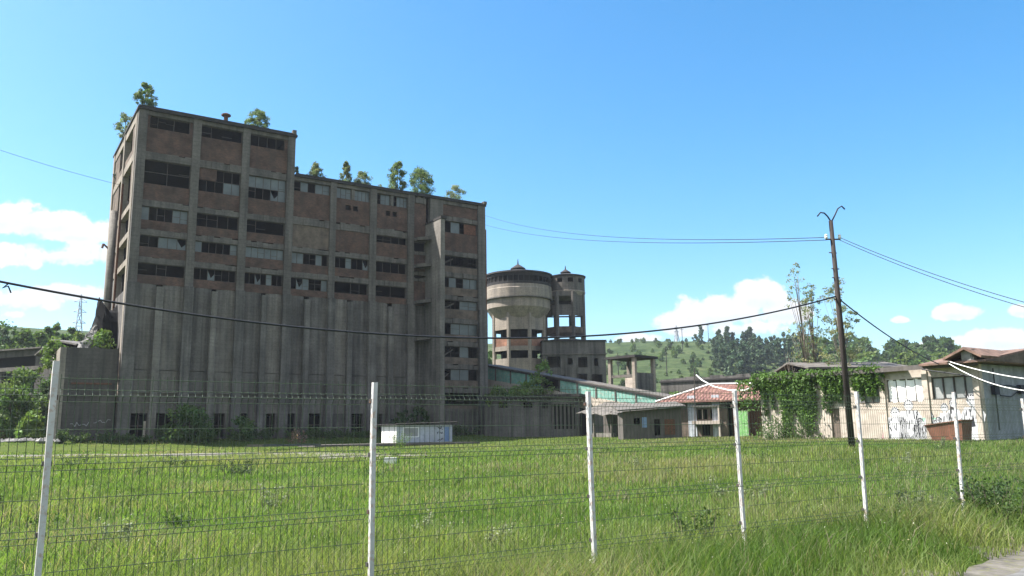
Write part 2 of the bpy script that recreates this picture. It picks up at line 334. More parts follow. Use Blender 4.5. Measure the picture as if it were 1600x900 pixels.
i, j = np.meshgrid(np.arange(len(rad) - 1), np.arange(na), indexing='ij'); j2 = (j + 1) % na
Fq = np.stack([i * na + j, (i + 1) * na + j, (i + 1) * na + j2, i * na + j2], -1).reshape(-1, 4)
cidx = np.arange(na)[::-1]
go = np_mesh('ground', V, Fq[:, ::-1], 4, M['ground']); tag(go, 'rough green meadow ground rising to the hills', None, None, 'structure')
go.data.polygons.foreach_set('use_smooth', [True] * len(go.data.polygons))
# road strip along the camera side
mb = MB()
e = [REDGE + RDIR * k for k in (-40, 60)]; nr = np.array([RDIR[1], -RDIR[0]])
k = 60; pts = []
for q in np.linspace(-40, 60, k):
    a0 = REDGE + RDIR * q + nr * (.3 + .12 * sin(q * 1.7) + .08 * sin(q * 4.1)); pts.append((a0[0], a0[1], .006)); a1 = REDGE + RDIR * q + nr * 6.5; pts.append((a1[0], a1[1], .006))
mb.add(pts, [(2 * q, 2 * q + 1, 2 * q + 3, 2 * q + 2) for q in range(k - 1)])
mv = MB(); vs = []; rr_v = random.Random(2)
for q in np.linspace(-12, 30, 120):
    w0 = -.22 + .2 * sin(q * 2.3) + .14 * sin(q * 5.9) + rr_v.uniform(-.08, .08)
    for w_ in (w0, w0 * .4 + .1, .5):
        a0 = REDGE + RDIR * q + nr * w_; vs.append((a0[0], a0[1], float(gz(np.array([a0[0]]), np.array([a0[1]]))[0]) + (.012 if w_ < .45 else .0)))
mv.add(vs, [(3 * q + c_, 3 * q + c_ + 1, 3 * q + c_ + 4, 3 * q + c_ + 3) for q in range(119) for c_ in (0, 1)])
tag(mv.build('verge', M['dirt']), 'bare dusty verge between the grass and the road', None, None, 'structure')
tag(mb.build('road', M['asphalt']), 'grey road edge at the bottom right corner', None, None, 'structure')

def strip(name, pix, width, matr, lift=.05, y0=8):
    """a worn strip lying on the ground through pixel points"""
    P = [hit(*q) for q in pix]; out = []
    for a in range(len(P) - 1):
        for s_ in np.linspace(0, 1, 14, endpoint=(a == len(P) - 2)): out.append(P[a] * (1 - s_) + P[a + 1] * s_)
    mbs = MB(); vs = []
    for q, p in enumerate(out):
        d = out[min(q + 1, len(out) - 1)] - out[max(q - 1, 0)]; d = d / np.linalg.norm(d); nn = np.array([-d[1], d[0]])
        w_ = width * (1 + .25 * sin(q * 1.3) + .15 * sin(q * 2.9))
        for s_ in (-.5, -.17, .17, .5):
            x, y = p[0] + nn[0] * w_ * s_, p[1] + nn[1] * w_ * s_; vs.append((x, y, gzf(x, y) + lift * (1 if abs(s_) < .4 else .2)))
    fs = []
    for q in range(len(out) - 1):
        for c in range(3): fs.append((q * 4 + c, (q + 1) * 4 + c, (q + 1) * 4 + c + 1, q * 4 + c + 1))
    mbs.add(vs, fs); return mbs.build(name, matr)
PATHPIX = [(-60, 714), (120, 713), (300, 711), (460, 711), (620, 716)]
tag(strip('path', PATHPIX, 7.0, M['gravel'], .07), 'pale gravel path crossing the meadow', None, None, 'structure')
PATHP = np.array([hit(*q)[:2] for q in PATHPIX])


# ------------------------------------------------------------------ the ruined silo building
B = empty('silo_building', F0.O, F0.a, 'huge derelict concrete and brick coal silo block with broken windows', 'building')
Z0 = 1.5
def P(name, mat, fn, parent=B, smooth=False):
    m_ = MB(Z0); fn(m_); return m_.build(name, M[mat], parent, smooth)
TOWER_L, TOWER_R = -40.45, -24.55
big_cols = [(-40.45, -39.6, 34.2), (-35.2, -34.4, 34.2), (-30.15, -29.35, 34.2), (-25.25, -24.45, 34.2), (-20.25, -19.55, 29.75), (-15.45, -14.65, 29.75), (-10.65, -9.85, 29.75), (-1.05, -.0, 29.75)]
for (a, b_, zt) in big_cols:
    P('column', 'concrete', lambda m_: m_.box(a, b_, -.28, .5, 16.5, zt))
    lo = .22 if a < -40 else .06
    P('silo_pilaster', 'silo', lambda m_: m_.box(a - lo * .3, b_ + lo, -.55, .3, .6, 16.5 + (0 if a > -2 else .0)))
for (a, b_) in [(-37.8, -37.15), (-32.55, -32.0), (-27.5, -26.95), (-22.9, -22.3), (-17.95, -17.4), (-13.05, -12.4)]:
    P('silo_pilaster', rnd.choice(['silo', 'silo_light', 'silo_dark']), lambda m_: m_.box(a, b_, -.5, .3, .6, 16.15 + rnd.uniform(-.1, .1)))
# silo wall with the row of doorways at its foot
xs = [-39.4, -37.8, -37.15, -35.2, -34.4, -32.55, -32.0, -30.15, -29.35, -27.5, -26.95, -25.25, -24.45, -22.9, -22.3, -20.25, -19.55, -17.95, -17.4, -15.45, -14.65, -13.05, -12.4, -10.65, -9.85, -8.3]
doors = [(-39.35, -37.85), (-37.1, -35.3), (-34.3, -33.0), (-31.7, -30.6), (-29.2, -28.3), (-26.5, -25.5), (-24.3, -23.4), (-21.95, -20.6), None, (-17.1, -15.8), (-14.5, -13.5), None]
segs = [(xs[i_], xs[i_ + 1]) for i_ in range(0, len(xs) - 1, 2)]
segs = [(-39.6, -37.8), (-37.15, -35.2), (-34.4, -32.55), (-32.0, -30.15), (-29.35, -27.5), (-26.95, -25.25), (-24.45, -22.9), (-22.3, -20.25), (-19.55, -17.95), (-17.4, -15.45), (-14.65, -13.05), (-12.4, -10.65)]
def bulged(m_, a, b_, z0, z1, d=.12, n=6):   # silo cell face, bulging a little
    for q in range(n):
        s0, s1 = q / n, (q + 1) / n; f = lambda s: .1 - d * sin(pi * s); u = lambda s: a + (b_ - a) * s
        m_.hexa([(u(s0), f(s0), z0), (u(s1), f(s1), z0), (u(s1), .45, z0), (u(s0), .45, z0)], [(u(s0), f(s0), z1), (u(s1), f(s1), z1), (u(s1), .45, z1), (u(s0), .45, z1)])
for (a, b_), dr in zip(segs, doors):
    a -= .03; b_ += .03
    zc = [5.93, 8.1, 16.5]
    P('silo_wall', rnd.choice(['silo', 'silo_light', 'silo_dark', 'silo_light']), lambda m_: (bulged(m_, a, b_, 6.05, 8.03), bulged(m_, a, b_, 8.1, 16.5), m_.box(a, b_, .2, .45, 8.03, 8.1), m_.box(a, b_, -.16, .45, 5.88, 6.05), m_.box(a, b_, .04, .45, 3.95, 5.88)))
    if dr:
        c0, c1 = dr
        P('base_wall', 'silo', lambda m_: (m_.box(a, c0, .06, .45, .6, 3.95), m_.box(c1, b_, .06, .45, .6, 3.95), m_.box(c0, c1, .06, .45, .6, 1.6)))
        P('doorway_frame', 'frame', lambda m_: (m_.box(c0, c1, .2, .26, 2.72, 2.8), m_.box((c0 + c1) / 2 - .04, (c0 + c1) / 2 + .04, .2, .26, 1.6, 3.95), m_.box(c0, c0 + .07, .21, .27, 1.6, 3.95), m_.box(c1 - .07, c1, .21, .27, 1.6, 3.95)))
    else:
        P('base_wall', 'silo', lambda m_: m_.box(a, b_, .06, .45, .6, 3.95))
P('base_wall', 'silo', lambda m_: m_.box(-9.87, -8.2, .06, .45, .6, 16.5))
P('loose_board', 'plaster', lambda m_: m_.box(-38.15, -37.9, .12, .18, 1.6, 3.2))

def window(u0, u1, z0, z1, panes, cols=None, rust=None):
    """steel window: rows of '1' glass, '0' empty, 'h' half broken; top row first"""
    rows = panes.split('/'); nc = max(len(r_) for r_ in rows); v0, v1 = .14, .2
    def fr(m_):
        t_ = .06
        m_.box(u0, u1, v0, v1, z1 - t_, z1); m_.box(u0, u1, v0, v1, z0, z0 + t_)
        m_.box(u0, u0 + t_, v0, v1, z0 + t_, z1 - t_); m_.box(u1 - t_, u1, v0, v1, z0 + t_, z1 - t_)
        for c in range(1, nc):
            if panes.strip('0/') == '' and rnd.random() < .3: continue
            x = u0 + (u1 - u0) * c / nc; m_.box(x - .025, x + .025, v0 + .003, v1 - .003, z0 + t_, z1 - t_)
        if len(rows) > 1: zz = (z0 + z1) / 2; m_.box(u0 + t_, u1 - t_, v0 + .006, v1 - .006, zz - .03, zz + .03)
        for c in range(nc):
            if rnd.random() < .35: zz = z0 + (z1 - z0) * rnd.uniform(.3, .7); x = u0 + (u1 - u0) * c / nc; m_.box(x, x + (u1 - u0) / nc, v0 + .008, v1 - .008, zz - .02, zz + .02)
    w_ = P('window', 'frame', fr)
    if panes.strip('0/'):
        def gl(m_):
            nr_ = len(rows)
            for ri, r_ in enumerate(rows):
                zt = z1 - (z1 - z0) * ri / nr_; zb = z1 - (z1 - z0) * (ri + 1) / nr_
                for c, ch in enumerate(r_):
                    x0 = u0 + (u1 - u0) * c / len(r_) + .03; x1 = u0 + (u1 - u0) * (c + 1) / len(r_) - .03; vv = .165 + rnd.uniform(-.008, .008)
                    if ch == '1': m_.box(x0, x1, vv, vv + .008, zb + .04, zt - .04)
                    if ch == 'h':
                        zm = (zb + zt) / 2
                        m_.prism_y([(x0, zb + .04), (x1, zb + .04), (x1, zm + .1), ((x0 + x1) / 2, zb + .3), (x0, zt - .2)][::-1], vv, vv + .008)
        P('glass', 'glass', gl, w_)
def brick(u0, u1, z0, z1, mt='brick', holes=()):
    def fn(m_):
        a, b_ = u0 - .02, u1 + .02
        hs = sorted(holes)
        if not hs: m_.box(a, b_, 0.0, .35, z0, z1); return
        zb, zt = hs[0][2], hs[0][3]
        m_.box(a, b_, 0, .35, z0, zb); m_.box(a, b_, 0, .35, zt, z1); x = a
        for h in hs: m_.box(x, h[0], 0, .35, zb, zt); x = h[1]
        m_.box(x, b_, 0, .35, zb, zt)
    P('brick_panel', mt, fn)
def beam(u0, u1, z0, z1, chip=0):
    def fn(m_):
        n = 7; x = [u0 - .02 + (u1 - u0 + .04) * q / n for q in range(n + 1)]
        for q in range(n):
            top = z1 - (rnd.uniform(0.0, .25) * (z1 - z0) if chip and rnd.random() < .45 else 0)
            m_.box(x[q], x[q + 1], -.14 + (.09 if chip and rnd.random() < .3 else 0), .4, z0, top)
    P('beam', 'concrete', fn)
bays = {1: (-39.6, -35.2), 2: (-34.4, -30.15), 3: (-29.35, -25.25), 4: (-24.45, -20.25), 5: (-19.55, -15.45), 6: (-14.65, -10.65)}
spec = {1: ['00000', '0000/0000', '100011', '0011h', '00000'], 2: ['0000', '00000/00011', '0000', '100001', '00h000'], 3: ['0000', '11111/000h1', '0000', '111111', '00h0100']}
for k in (1, 2, 3):
    a, b_ = bays[k]; pz = spec[k]
    brick(a, b_, 33.8, 34.2, 'brick') if False else beam(a, b_, 33.78, 34.2)
    w0 = a + .25 if k == 1 else a; w1 = b_ - .3 if k != 2 else b_
    window(w0, w1, 32.5, 33.78, pz[0])
    if w0 > a: P('brick_panel', 'brick', lambda m_: m_.box(a - .02, w0, 0, .35, 32.5, 33.78))
    if w1 < b_: P('brick_panel', 'brick', lambda m_: m_.box(w1, b_ + .02, 0, .35, 32.5, 33.78))
    brick(a, b_, 29.96, 32.5); beam(a, b_, 29.15, 29.96, 1); window(a, b_, 26.65, 29.15, pz[1])
    brick(a, b_, 24.95, 26.65); beam(a, b_, 24.3, 24.95, 1); window(a, b_, 22.9, 24.3, pz[2])
    brick(a, b_, 22.0, 22.9); beam(a, b_, 21.36, 22.0, 1); window(a, b_, 20.2, 21.36, pz[3])
    brick(a, b_, 19.17, 20.2); beam(a, b_, 18.57, 19.17, 1); window(a, b_, 17.35, 18.57, pz[4]); brick(a, b_, 16.5, 17.35)
P('brick_panel', 'brick', lambda m_: m_.box(-34.42, -32.6, .02, .3, 27.9, 29.15))
spec = {4: ['01011', None, '110010', '0h1001'], 5: ['11', None, '00100h', '0000'], 6: ['01', '0000', '0000', '0000']}
for k in (4, 5, 6):
    a, b_ = bays[k]; pz = spec[k]
    beam(a, b_, 29.35, 29.75)
    if k == 4: window(a, b_, 28.2, 29.35, pz[0])
    else:
        mid = (a + b_) / 2; P('mullion_post', 'concrete', lambda m_: m_.box(mid - .2, mid + .2, -.05, .35, 28.1, 29.35))
        window(a, mid - .2, 28.1, 29.35, '011' if k == 6 else '111'); window(mid + .2, b_, 28.1, 29.35, '0111' if k == 6 else '1111')
    holes = [] if k == 4 else ([(-18.37, -17.74, 26.83, 27.42), (-17.45, -16.85, 26.83, 27.42)] if k == 5 else [(-13.4, -12.83, 26.83, 27.42), (-12.55, -11.98, 26.83, 27.42)])
    brick(a, b_, 25.25, 28.2 if k == 4 else 28.1, 'brick', holes); beam(a, b_, 24.4, 25.25, 1)
    if k == 6:
        window(a, b_, 23.55, 24.4, '0000'); brick(a, b_, 21.9, 23.55)
    else: brick(a, b_, 21.9, 24.4, 'plastered' if k == 4 else 'brick')
    beam(a, b_, 21.3, 21.9, 1); window(a, b_, 20.05, 21.3, pz[2]); brick(a, b_, 19.1, 20.05); beam(a, b_, 18.5, 19.1, 1); window(a, b_, 17.2, 18.5, pz[3]); brick(a, b_, 16.5, 17.2)
# narrow bay beside the shaft, with stubs of landings
a, b_ = -9.85, -8.2
for z0, z1 in [(24.6, 28.9), (20.6, 22.6), (16.5, 19.4)]: brick(a, b_, z0, z1)
for z0, z1 in [(28.9, 29.75), (24.1, 24.6), (22.6, 23.0), (20.1, 20.6), (19.4, 19.8)]: beam(a, b_, z0, z1, 1)
for zz in (24.4, 21.2, 16.9, 12.6): P('landing_stub', 'concrete', lambda m_: m_.hexa([(-9.9, -1.3, zz - .35), (-8.3, -1.7, zz - .15), (-8.3, .1, zz - .15), (-9.9, .1, zz - .35)], [(-9.9, -1.3, zz), (-8.3, -1.7, zz + .25), (-8.3, .1, zz + .25), (-9.9, .1, zz)]))
# the shaft fin that stands out of the facade
P('shaft', 'silo_light', lambda m_: (m_.box(-8.25, -7.7, -3.9, .4, .6, 26.3)))
P('shaft_cap', 'tar', lambda m_: m_.hexa([(-8.3, -4.05, 26.3), (-7.5, -4.05, 26.3), (-7.5, .0, 26.3), (-8.3, .0, 26.3)], [(-8.3, -4.05, 26.6), (-7.5, -4.05, 26.6), (-7.5, .0, 26.5), (-8.3, .0, 26.5)]))
# stair bay
a, b_ = -5.95, -1.05
P('column', 'concrete', lambda m_: m_.box(-7.7, -5.95, -.2, .5, .6, 29.75))
rows = [(25.83, 27.27, '0100'), (21.65, 22.95, '0000'), (19.04, 20.3, '01011'), (16.4, 17.5, '0011'), (13.32, 14.7, '0111'), (10.6, 11.94, '0010'), (7.86, 9.22, '0110'), (4.9, 6.42, '00000')]
prev = 29.75
for q, (z0, z1, pz) in enumerate(rows):
    if q == 0: beam(a, b_, 29.3, 29.75); brick(a, b_, 27.9, 29.3)
    else: brick(a, b_, z1 + .6, prev, 'brick' if q < 2 else 'plastered')
    beam(a, b_, z1, z1 + .6, 1); window(a, b_, z0, z1, pz); prev = z0
P('rusty_sheet', 'rust', lambda m_: m_.box(-2.9, -1.2, .07, .11, 25.9, 27.15))
P('base_wall', 'silo', lambda m_: (m_.box(a - .02, b_ + .02, 0, .35, .6, 4.2))); beam(a, b_, 4.2, 4.55); brick(a, b_, 4.55, 4.9, 'plastered')
for (x0, z0, x1, z1) in [(-5.9, 21.9, -4.2, 22.8), (-5.9, 22.0, -4.9, 21.75), (-5.8, 16.5, -4.0, 17.3), (-5.8, 10.7, -4.2, 11.7), (-5.8, 8.0, -4.6, 9.0)]:
    P('stair_flight', 'concrete', lambda m_: m_.hexa([(x0, .5, z0 - .18), (x1, .5, z1 - .18), (x1, 1.6, z1 - .18), (x0, 1.6, z0 - .18)], [(x0, .5, z0), (x1, .5, z1), (x1, 1.6, z1), (x0, 1.6, z0)]))
# roofs
P('roof', 'tar', lambda m_: (m_.box(-40.6, -24.3, -.45, 17.4, 34.2, 34.45), m_.box(-40.5, -24.4, -.4, 17.3, 34.45, 34.6)))
P('roof', 'tar', lambda m_: (m_.box(-24.25, .12, -.36, 17.4, 29.75, 29.98), m_.box(-24.25, .05, -.32, 17.3, 29.98, 30.12)))
P('parapet_stub', 'concrete', lambda m_: (m_.box(-24.85, -24.45, -.5, .0, 34.45, 34.95), m_.box(-.3, .12, -.5, .1, 29.98, 30.35)))
# back, right and inner walls, floors
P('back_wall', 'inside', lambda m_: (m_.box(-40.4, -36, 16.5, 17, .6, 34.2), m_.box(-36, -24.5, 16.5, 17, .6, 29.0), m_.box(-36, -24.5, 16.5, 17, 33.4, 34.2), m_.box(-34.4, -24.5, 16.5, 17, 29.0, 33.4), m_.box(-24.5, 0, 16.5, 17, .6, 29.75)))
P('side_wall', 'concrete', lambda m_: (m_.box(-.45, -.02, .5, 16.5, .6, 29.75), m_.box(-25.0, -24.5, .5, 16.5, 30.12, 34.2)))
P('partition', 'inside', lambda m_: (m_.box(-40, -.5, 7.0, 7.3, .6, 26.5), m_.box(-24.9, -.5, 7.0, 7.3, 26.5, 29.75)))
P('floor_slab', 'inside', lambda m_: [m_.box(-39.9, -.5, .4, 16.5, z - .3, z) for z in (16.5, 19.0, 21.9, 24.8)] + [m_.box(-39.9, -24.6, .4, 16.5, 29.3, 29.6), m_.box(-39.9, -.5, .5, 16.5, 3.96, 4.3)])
# left gable wall, seen at a grazing angle
def LP(name, mt, y0, y1, z0, z1, x0=-40.4, x1=-40.0): return P(name, mt, lambda m_: m_.box(x0, x1, y0, y1, z0, z1))
for y0, y1 in [(8.0, 8.8), (16.0, 17.0)]: LP('column', 'pale', y0, y1, .6, 34.2, -40.55, -39.9)
LP('column', 'pale', .5, 1.4, .6, 34.2, -40.5, -39.9)
for y0, y1 in [(1.4, 8.0), (8.8, 16.0)]:
    for z0, z1 in [(33.3, 34.2), (29.3, 30.1), (24.3, 24.9), (21.3, 21.9), (18.5, 19.1)]: LP('beam', 'pale', y0 - .02, y1 + .02, z0, z1, -40.48, -39.95)
LP('brick_panel', 'plastered', 1.38, 3.4, 30.1, 33.3); LP('brick_panel', 'plastered', 12.3, 16.02, 30.1, 33.3); LP('brick_panel', 'plastered', 3.4, 12.3, 30.1, 30.9)
LP('brick_panel', 'plastered', 11.5, 16.02, 24.9, 29.3); LP('brick_panel', 'plastered', 1.38, 2.8, 24.9, 29.3)
LP('brick_panel', 'brick', 8.78, 16.02, 19.1, 21.3); LP('brick_panel', 'brick', 8.78, 16.02, 21.9, 24.3); LP('silo_wall', 'silo', 1.38, 8.02, .6, 16.0); LP('silo_wall', 'silo', 8.78, 16.02, .6, 18.5)
P('chute_pipe', 'silo_light', lambda m_: m_.tube([(-40.95, 9.4, 3), (-40.95, 9.4, 17), (-40.9, 9.5, 25.8)], .38, 10), smooth=True)
P('drain_pipe', 'rust', lambda m_: m_.tube([(-40.7, 6.2, 8), (-40.7, 6.3, 20), (-40.68, 6.2, 28)], .12, 6))
P('wall_bracket', 'rust', lambda m_: (m_.bar((-40.5, 14.5, 22.5), (-41.2, 14.7, 23.2), .1), m_.bar((-41.2, 14.7, 23.2), (-41.3, 14.7, 22.7), .12)))
P('drain_pipe', 'rust', lambda m_: m_.tube([(.1, -.1, 3), (.12, -.1, 20), (.1, -.1, 26.8)], .12, 6))
# vent on the tower roof
u, z = F0.uz(353, 187, .2)
vt = empty('roof_vent', F0.w(u, .2, 34.6), F0.a, 'small dark mushroom vent pipe on the tower roof edge', 'vent')
MB().lathe(0, 0, [(.22, 0), (.22, .75)], 10).build('pipe', M['rust'], vt); MB().lathe(0, 0, [(.5, .72), (.5, .85), (.1, 1.05)], 10).build('cap', M['rust'], vt)

# ------------------------------------------------------------------ concrete bin with the heaps behind it
bn = empty('concrete_bin', F0.w(-43, 0, 1.5), F0.a, 'dark grey concrete retaining box against the left corner of the silo block', 'retaining wall')
def PB(name, mt, fn): m_ = MB(Z0); fn(m_); m_.v = [(x + 43, y, z_) for x, y, z_ in m_.v]; return m_.build(name, M[mt], bn)
PB('front_wall', 'bin', lambda m_: (m_.box(-45.1, -40.72, .35, .8, .6, 6.75), m_.box(-45.1, -40.72, .25, .8, 6.75, 10.0)))
PB('side_wall', 'pale', lambda m_: m_.box(-45.6, -45.1, .15, 9, .6, 10.0))  # paler than the front wall, sunlight on this side put into its colour
PB('ledge', 'rust', lambda m_: m_.box(-44.5, -41.1, .24, .36, 6.62, 6.78))
def squig(m_, x0, z0, w, h, y, n=9, r=.04, seed=1):
    q = random.Random(seed); pts = [(x0 + w * k_ / n + q.uniform(-.3, .3) * w / n, y, z0 + q.uniform(0, h)) for k_ in range(n + 1)]
    for a0, b0 in zip(pts[:-1], pts[1:]): m_.bar(a0, b0, r)
PB('spray_scrawl', 'chalk', lambda m_: (squig(m_, -44.3, 2.7, 1.5, .5, .345, 8, .03, 3), squig(m_, -42.4, 3.0, 1.4, .4, .345, 8, .03, 4)))
def heap(name, label, cat, mt, ctr, rx, ry, h, seed, pow_=1.2, rough=.25, n=34):
    r_ = np.random.default_rng(seed); th = np.linspace(0, 2 * pi, 40, endpoint=False); rr_ = np.linspace(0, 1, n); vs = []
    for s in rr_:
        for t_ in th:
            k_ = 1 + .12 * sin(3 * t_ + seed) + .08 * sin(7 * t_); zz = h * (1 - s) ** pow_ + r_.normal() * rough * (.15 + s) * (1 if s < .97 else 0)
            vs.append((rx * s * k_ * cos(t_) + r_.normal() * rough * .3, ry * s * k_ * sin(t_) + r_.normal() * rough * .3, zz))
    m_ = MB(); fs = []
    for q in range(n - 1):
        for j_ in range(40): fs.append((q * 40 + j_, (q + 1) * 40 + j_, (q + 1) * 40 + (j_ + 1) % 40, q * 40 + (j_ + 1) % 40))
    m_.add(vs, fs); o = m_.build(name, M[mt]); o.location = tuple(float(q) for q in ctr); return tag(o, label, cat)
heap('rubble_heap', 'grey heap of broken stone piled behind the concrete box', 'heap', 'rock', F0.w(-42.4, 5.0, 6.5), 3.1, 4.0, 6.4, 5, .9, .3)
# black coal crag
u, z = F0.uz(153, 465, 6); 
m_ = MB(); prof = [(186, 560), (186, 470), (178, 486), (168, 484), (160, 470), (154, 465), (149, 482), (150, 495), (143, 512), (136, 535)]
pts = [F0.uz(px, py, 6) for px, py in prof]; r_ = random.Random(4); rings = []
for k_, (v_, sc_) in enumerate([(4.6, .8), (5.3, .95), (6.0, 1.0), (6.9, .95), (7.8, .7)]):
    zc = 10.0; rings.append([(pts[0][0] + (x - pts[0][0]) * sc_ + r_.uniform(-.15, .15), v_ + r_.uniform(-.15, .15), 8 + (zz - 8) * sc_ + r_.uniform(-.12, .12)) for x, zz in pts])
vs = [p for rg in rings for p in rg]; k_ = len(prof); fs = [tuple(range(k_)), tuple(range(5 * k_ - 1, 4 * k_ - 1, -1))]
for q in range(4):
    for j_ in range(k_): fs.append((q * k_ + j_, q * k_ + k_ + j_, q * k_ + k_ + (j_ + 1) % k_, q * k_ + (j_ + 1) % k_))
m_.z = 8; m_.add(vs, fs); ce = m_.build('coal_heap', M['coal']); ce.location = (F0.O[0], F0.O[1], 8); ce.rotation_euler = (0, 0, F0.a)
tag(ce, 'jagged black coal crag on top of the stone heap', 'coal')

# ------------------------------------------------------------------ round towers behind
def pierced(m_, x0, x1, z0, z1, y0, y1, holes=()):
    xs_ = sorted({x0, x1, *[min(max(h[0], x0), x1) for h in holes], *[min(max(h[1], x0), x1) for h in holes]}); zs_ = sorted({z0, z1, *[min(max(h[2], z0), z1) for h in holes], *[min(max(h[3], z0), z1) for h in holes]})
    for a, b_ in zip(xs_[:-1], xs_[1:]):
        run = None
        for c, d in zip(zs_[:-1], zs_[1:]):
            mx_, mz_ = (a + b_) / 2, (c + d) / 2; hole = any(h[0] < mx_ < h[1] and h[2] < mz_ < h[3] for h in holes)
            if hole:
                if run is not None: m_.box(a, b_, y0, y1, run, c); run = None
            elif run is None: run = c
        if run is not None: m_.box(a, b_, y0, y1, run, z1)
def polywall(m_, R, n, a0, z0, z1, th=.3, sides=None, cx=0, cy=0):
    for i_ in range(n):
        if sides is not None and i_ not in sides: continue
        w0, w1 = a0 + 2 * pi * i_ / n, a0 + 2 * pi * (i_ + 1) / n; q = []
        for r_ in (R, R - th): q += [(cx + r_ * cos(w0), cy + r_ * sin(w0)), (cx + r_ * cos(w1), cy + r_ * sin(w1))]
        pl = [q[0], q[1], q[3], q[2]]; m_.hexa([(x, y, z0) for x, y in pl], [(x, y, z1) for x, y in pl])
def polyposts(parent, mat, R, n, a0, z0, z1, w, zb):
    for i_ in range(n):
        w0 = a0 + 2 * pi * i_ / n; m_ = MB(zb); m_.tube([(R * cos(w0), R * sin(w0), z0), (R * cos(w0), R * sin(w0), z1)], w, 6); m_.build('corner_post', M[mat], parent)
Zt = 1.5
c = at(812, 600, 130)
tk = empty('water_tower', (c[0], 130, Zt), 0, 'big round concrete settling tank tower with wide drum and dark glazed gallery', 'tower')
def PT(name, mt, fn, par, smooth=False): m_ = MB(Zt); fn(m_); return m_.build(name, M[mt], par, smooth)
A8 = -pi / 2 + pi / 8; BACK = [1, 2, 3, 4, 5, 6, 7, 0]
PT('lower_wall', 'pale', lambda m_: polywall(m_, 4.35, 8, A8, 1.5, 13.0), tk)
PT('brick_panel', 'redbrick', lambda m_: polywall(m_, 4.3, 8, A8, 14.9, 16.2, .25), tk); PT('sill_band', 'pale', lambda m_: polywall(m_, 4.4, 8, A8, 14.2, 14.9, .4), tk)
PT('upper_wall', 'pale', lambda m_: polywall(m_, 4.4, 8, A8, 17.5, 21.2), tk); polyposts(tk, 'pale', 4.25, 8, A8, 1.5, 21, .34, Zt)
PT('floor_slab', 'inside', lambda m_: (m_.lathe(0, 0, [(4.1, 14.6), (4.1, 14.85)], 8, A8), m_.lathe(0, 0, [(4.0, 17.6), (4.0, 17.9)], 8, A8)), tk)
PT('core', 'inside', lambda m_: m_.lathe(0, 0, [(2.9, 1.5), (2.9, 18)], 12), tk)
PT('tank', 'pale', lambda m_: m_.lathe(0, 0, [(3.0, 17.9), (3.7, 18.7), (4.95, 20.75), (5.12, 21.0), (5.12, 22.45), (5.42, 22.5), (5.46, 22.6), (5.46, 23.9), (5.36, 24.0), (5.36, 24.5), (5.2, 24.6)], 72), tk)
PT('tank_rim', 'concrete', lambda m_: (m_.lathe(0, 0, [(5.44, 22.38), (5.5, 22.4), (5.5, 22.55), (5.44, 22.58)], 72)), tk)
def lat(m_):
    for i_ in range(40):
        w0 = 2 * pi * i_ / 40; m_.bar((5.3 * cos(w0), 5.3 * sin(w0), 24.5), (5.3 * cos(w0), 5.3 * sin(w0), 26.4), .07)
    m_.lathe(0, 0, [(5.35, 24.5), (5.35, 24.95), (5.2, 24.95), (5.2, 24.5)], 60, cap=False); m_.lathe(0, 0, [(5.35, 25.8), (5.35, 26.3), (5.2, 26.3), (5.2, 25.8)], 60, cap=False)
PT('gallery_frame', 'tar', lat, tk)
PT('gallery_wall', 'inside', lambda m_: polywall(m_, 5.18, 40, 0, 24.9, 25.85, .1, [i_ for i_ in range(40) if i_ not in (33, 34, 35, 36, 37, 11, 12, 13, 14, 15, 16)]), tk)
PT('roof', 'tar', lambda m_: m_.lathe(0, 0, [(5.5, 26.25), (5.6, 26.3), (5.55, 26.55), (2.6, 27.2), (1.3, 27.35)], 60), tk)
def cup(s, z, cx=0, cy=0):
    def f(m_):
        for i_ in range(6): w0 = pi / 3 * i_; m_.bar((cx + .85 * s * cos(w0), cy + .85 * s * sin(w0), z - .3), (cx + .85 * s * cos(w0), cy + .85 * s * sin(w0), z + .45 * s), .09 * s)
        m_.lathe(cx, cy, [(1.25 * s, z + .42 * s), (1.2 * s, z + .55 * s), (.6 * s, z + .95 * s), (.12, z + 1.25 * s), (.04, z + 2.1 * s)], 12)
        m_.lathe(cx, cy, [(.5 * s, z - .3), (.5 * s, z + .42 * s)], 8)
    return f
PT('cupola', 'tar', cup(1, 27.3), tk)
c = at(884, 600, 132)
t2 = empty('stair_tower', (c[0], 132, Zt), 0, 'slimmer eight sided concrete tower with a small round head right of the big tank', 'tower')
PT('lower_wall', 'concrete', lambda m_: polywall(m_, 3.4, 8, A8, 1.5, 16.2), t2)
PT('brick_panel', 'plastered', lambda m_: polywall(m_, 3.36, 8, A8, 17.2, 18.2, .28), t2)
PT('upper_wall', 'concrete', lambda m_: (polywall(m_, 3.4, 8, A8, 20.0, 21.7, .3, [7, 6, 0, 1]), polywall(m_, 3.4, 8, A8, 21.3, 21.7, .3, [2, 3, 4, 5]), polywall(m_, 3.4, 8, A8, 23.1, 23.8), polywall(m_, 3.4, 8, A8, 21.7, 23.1, .3, [2, 3, 4, 5, 0])), t2)
polyposts(t2, 'concrete', 3.3, 8, A8, 1.5, 23.8, .33, Zt)
PT('window_beam', 'concrete', lambda m_: m_.box(-2.9, 2.9, -.12, .12, 20.05, 20.25), t2)
PT('head', 'concrete', lambda m_: (polywall(m_, 2.95, 20, 0, 23.8, 25.4, .3, None, .55), polywall(m_, 2.95, 20, 0, 26.1, 26.5, .3, None, .55), polywall(m_, 2.95, 20, 0, 25.4, 26.1, .3, [i_ for i_ in range(20) if i_ not in (13, 15, 17, 11)], .55)), t2)
PT('head_band', 'pale', lambda m_: m_.lathe(.55, 0, [(2.7, 23.2), (3.02, 23.9), (3.02, 24.1), (2.7, 24.2)], 40), t2)
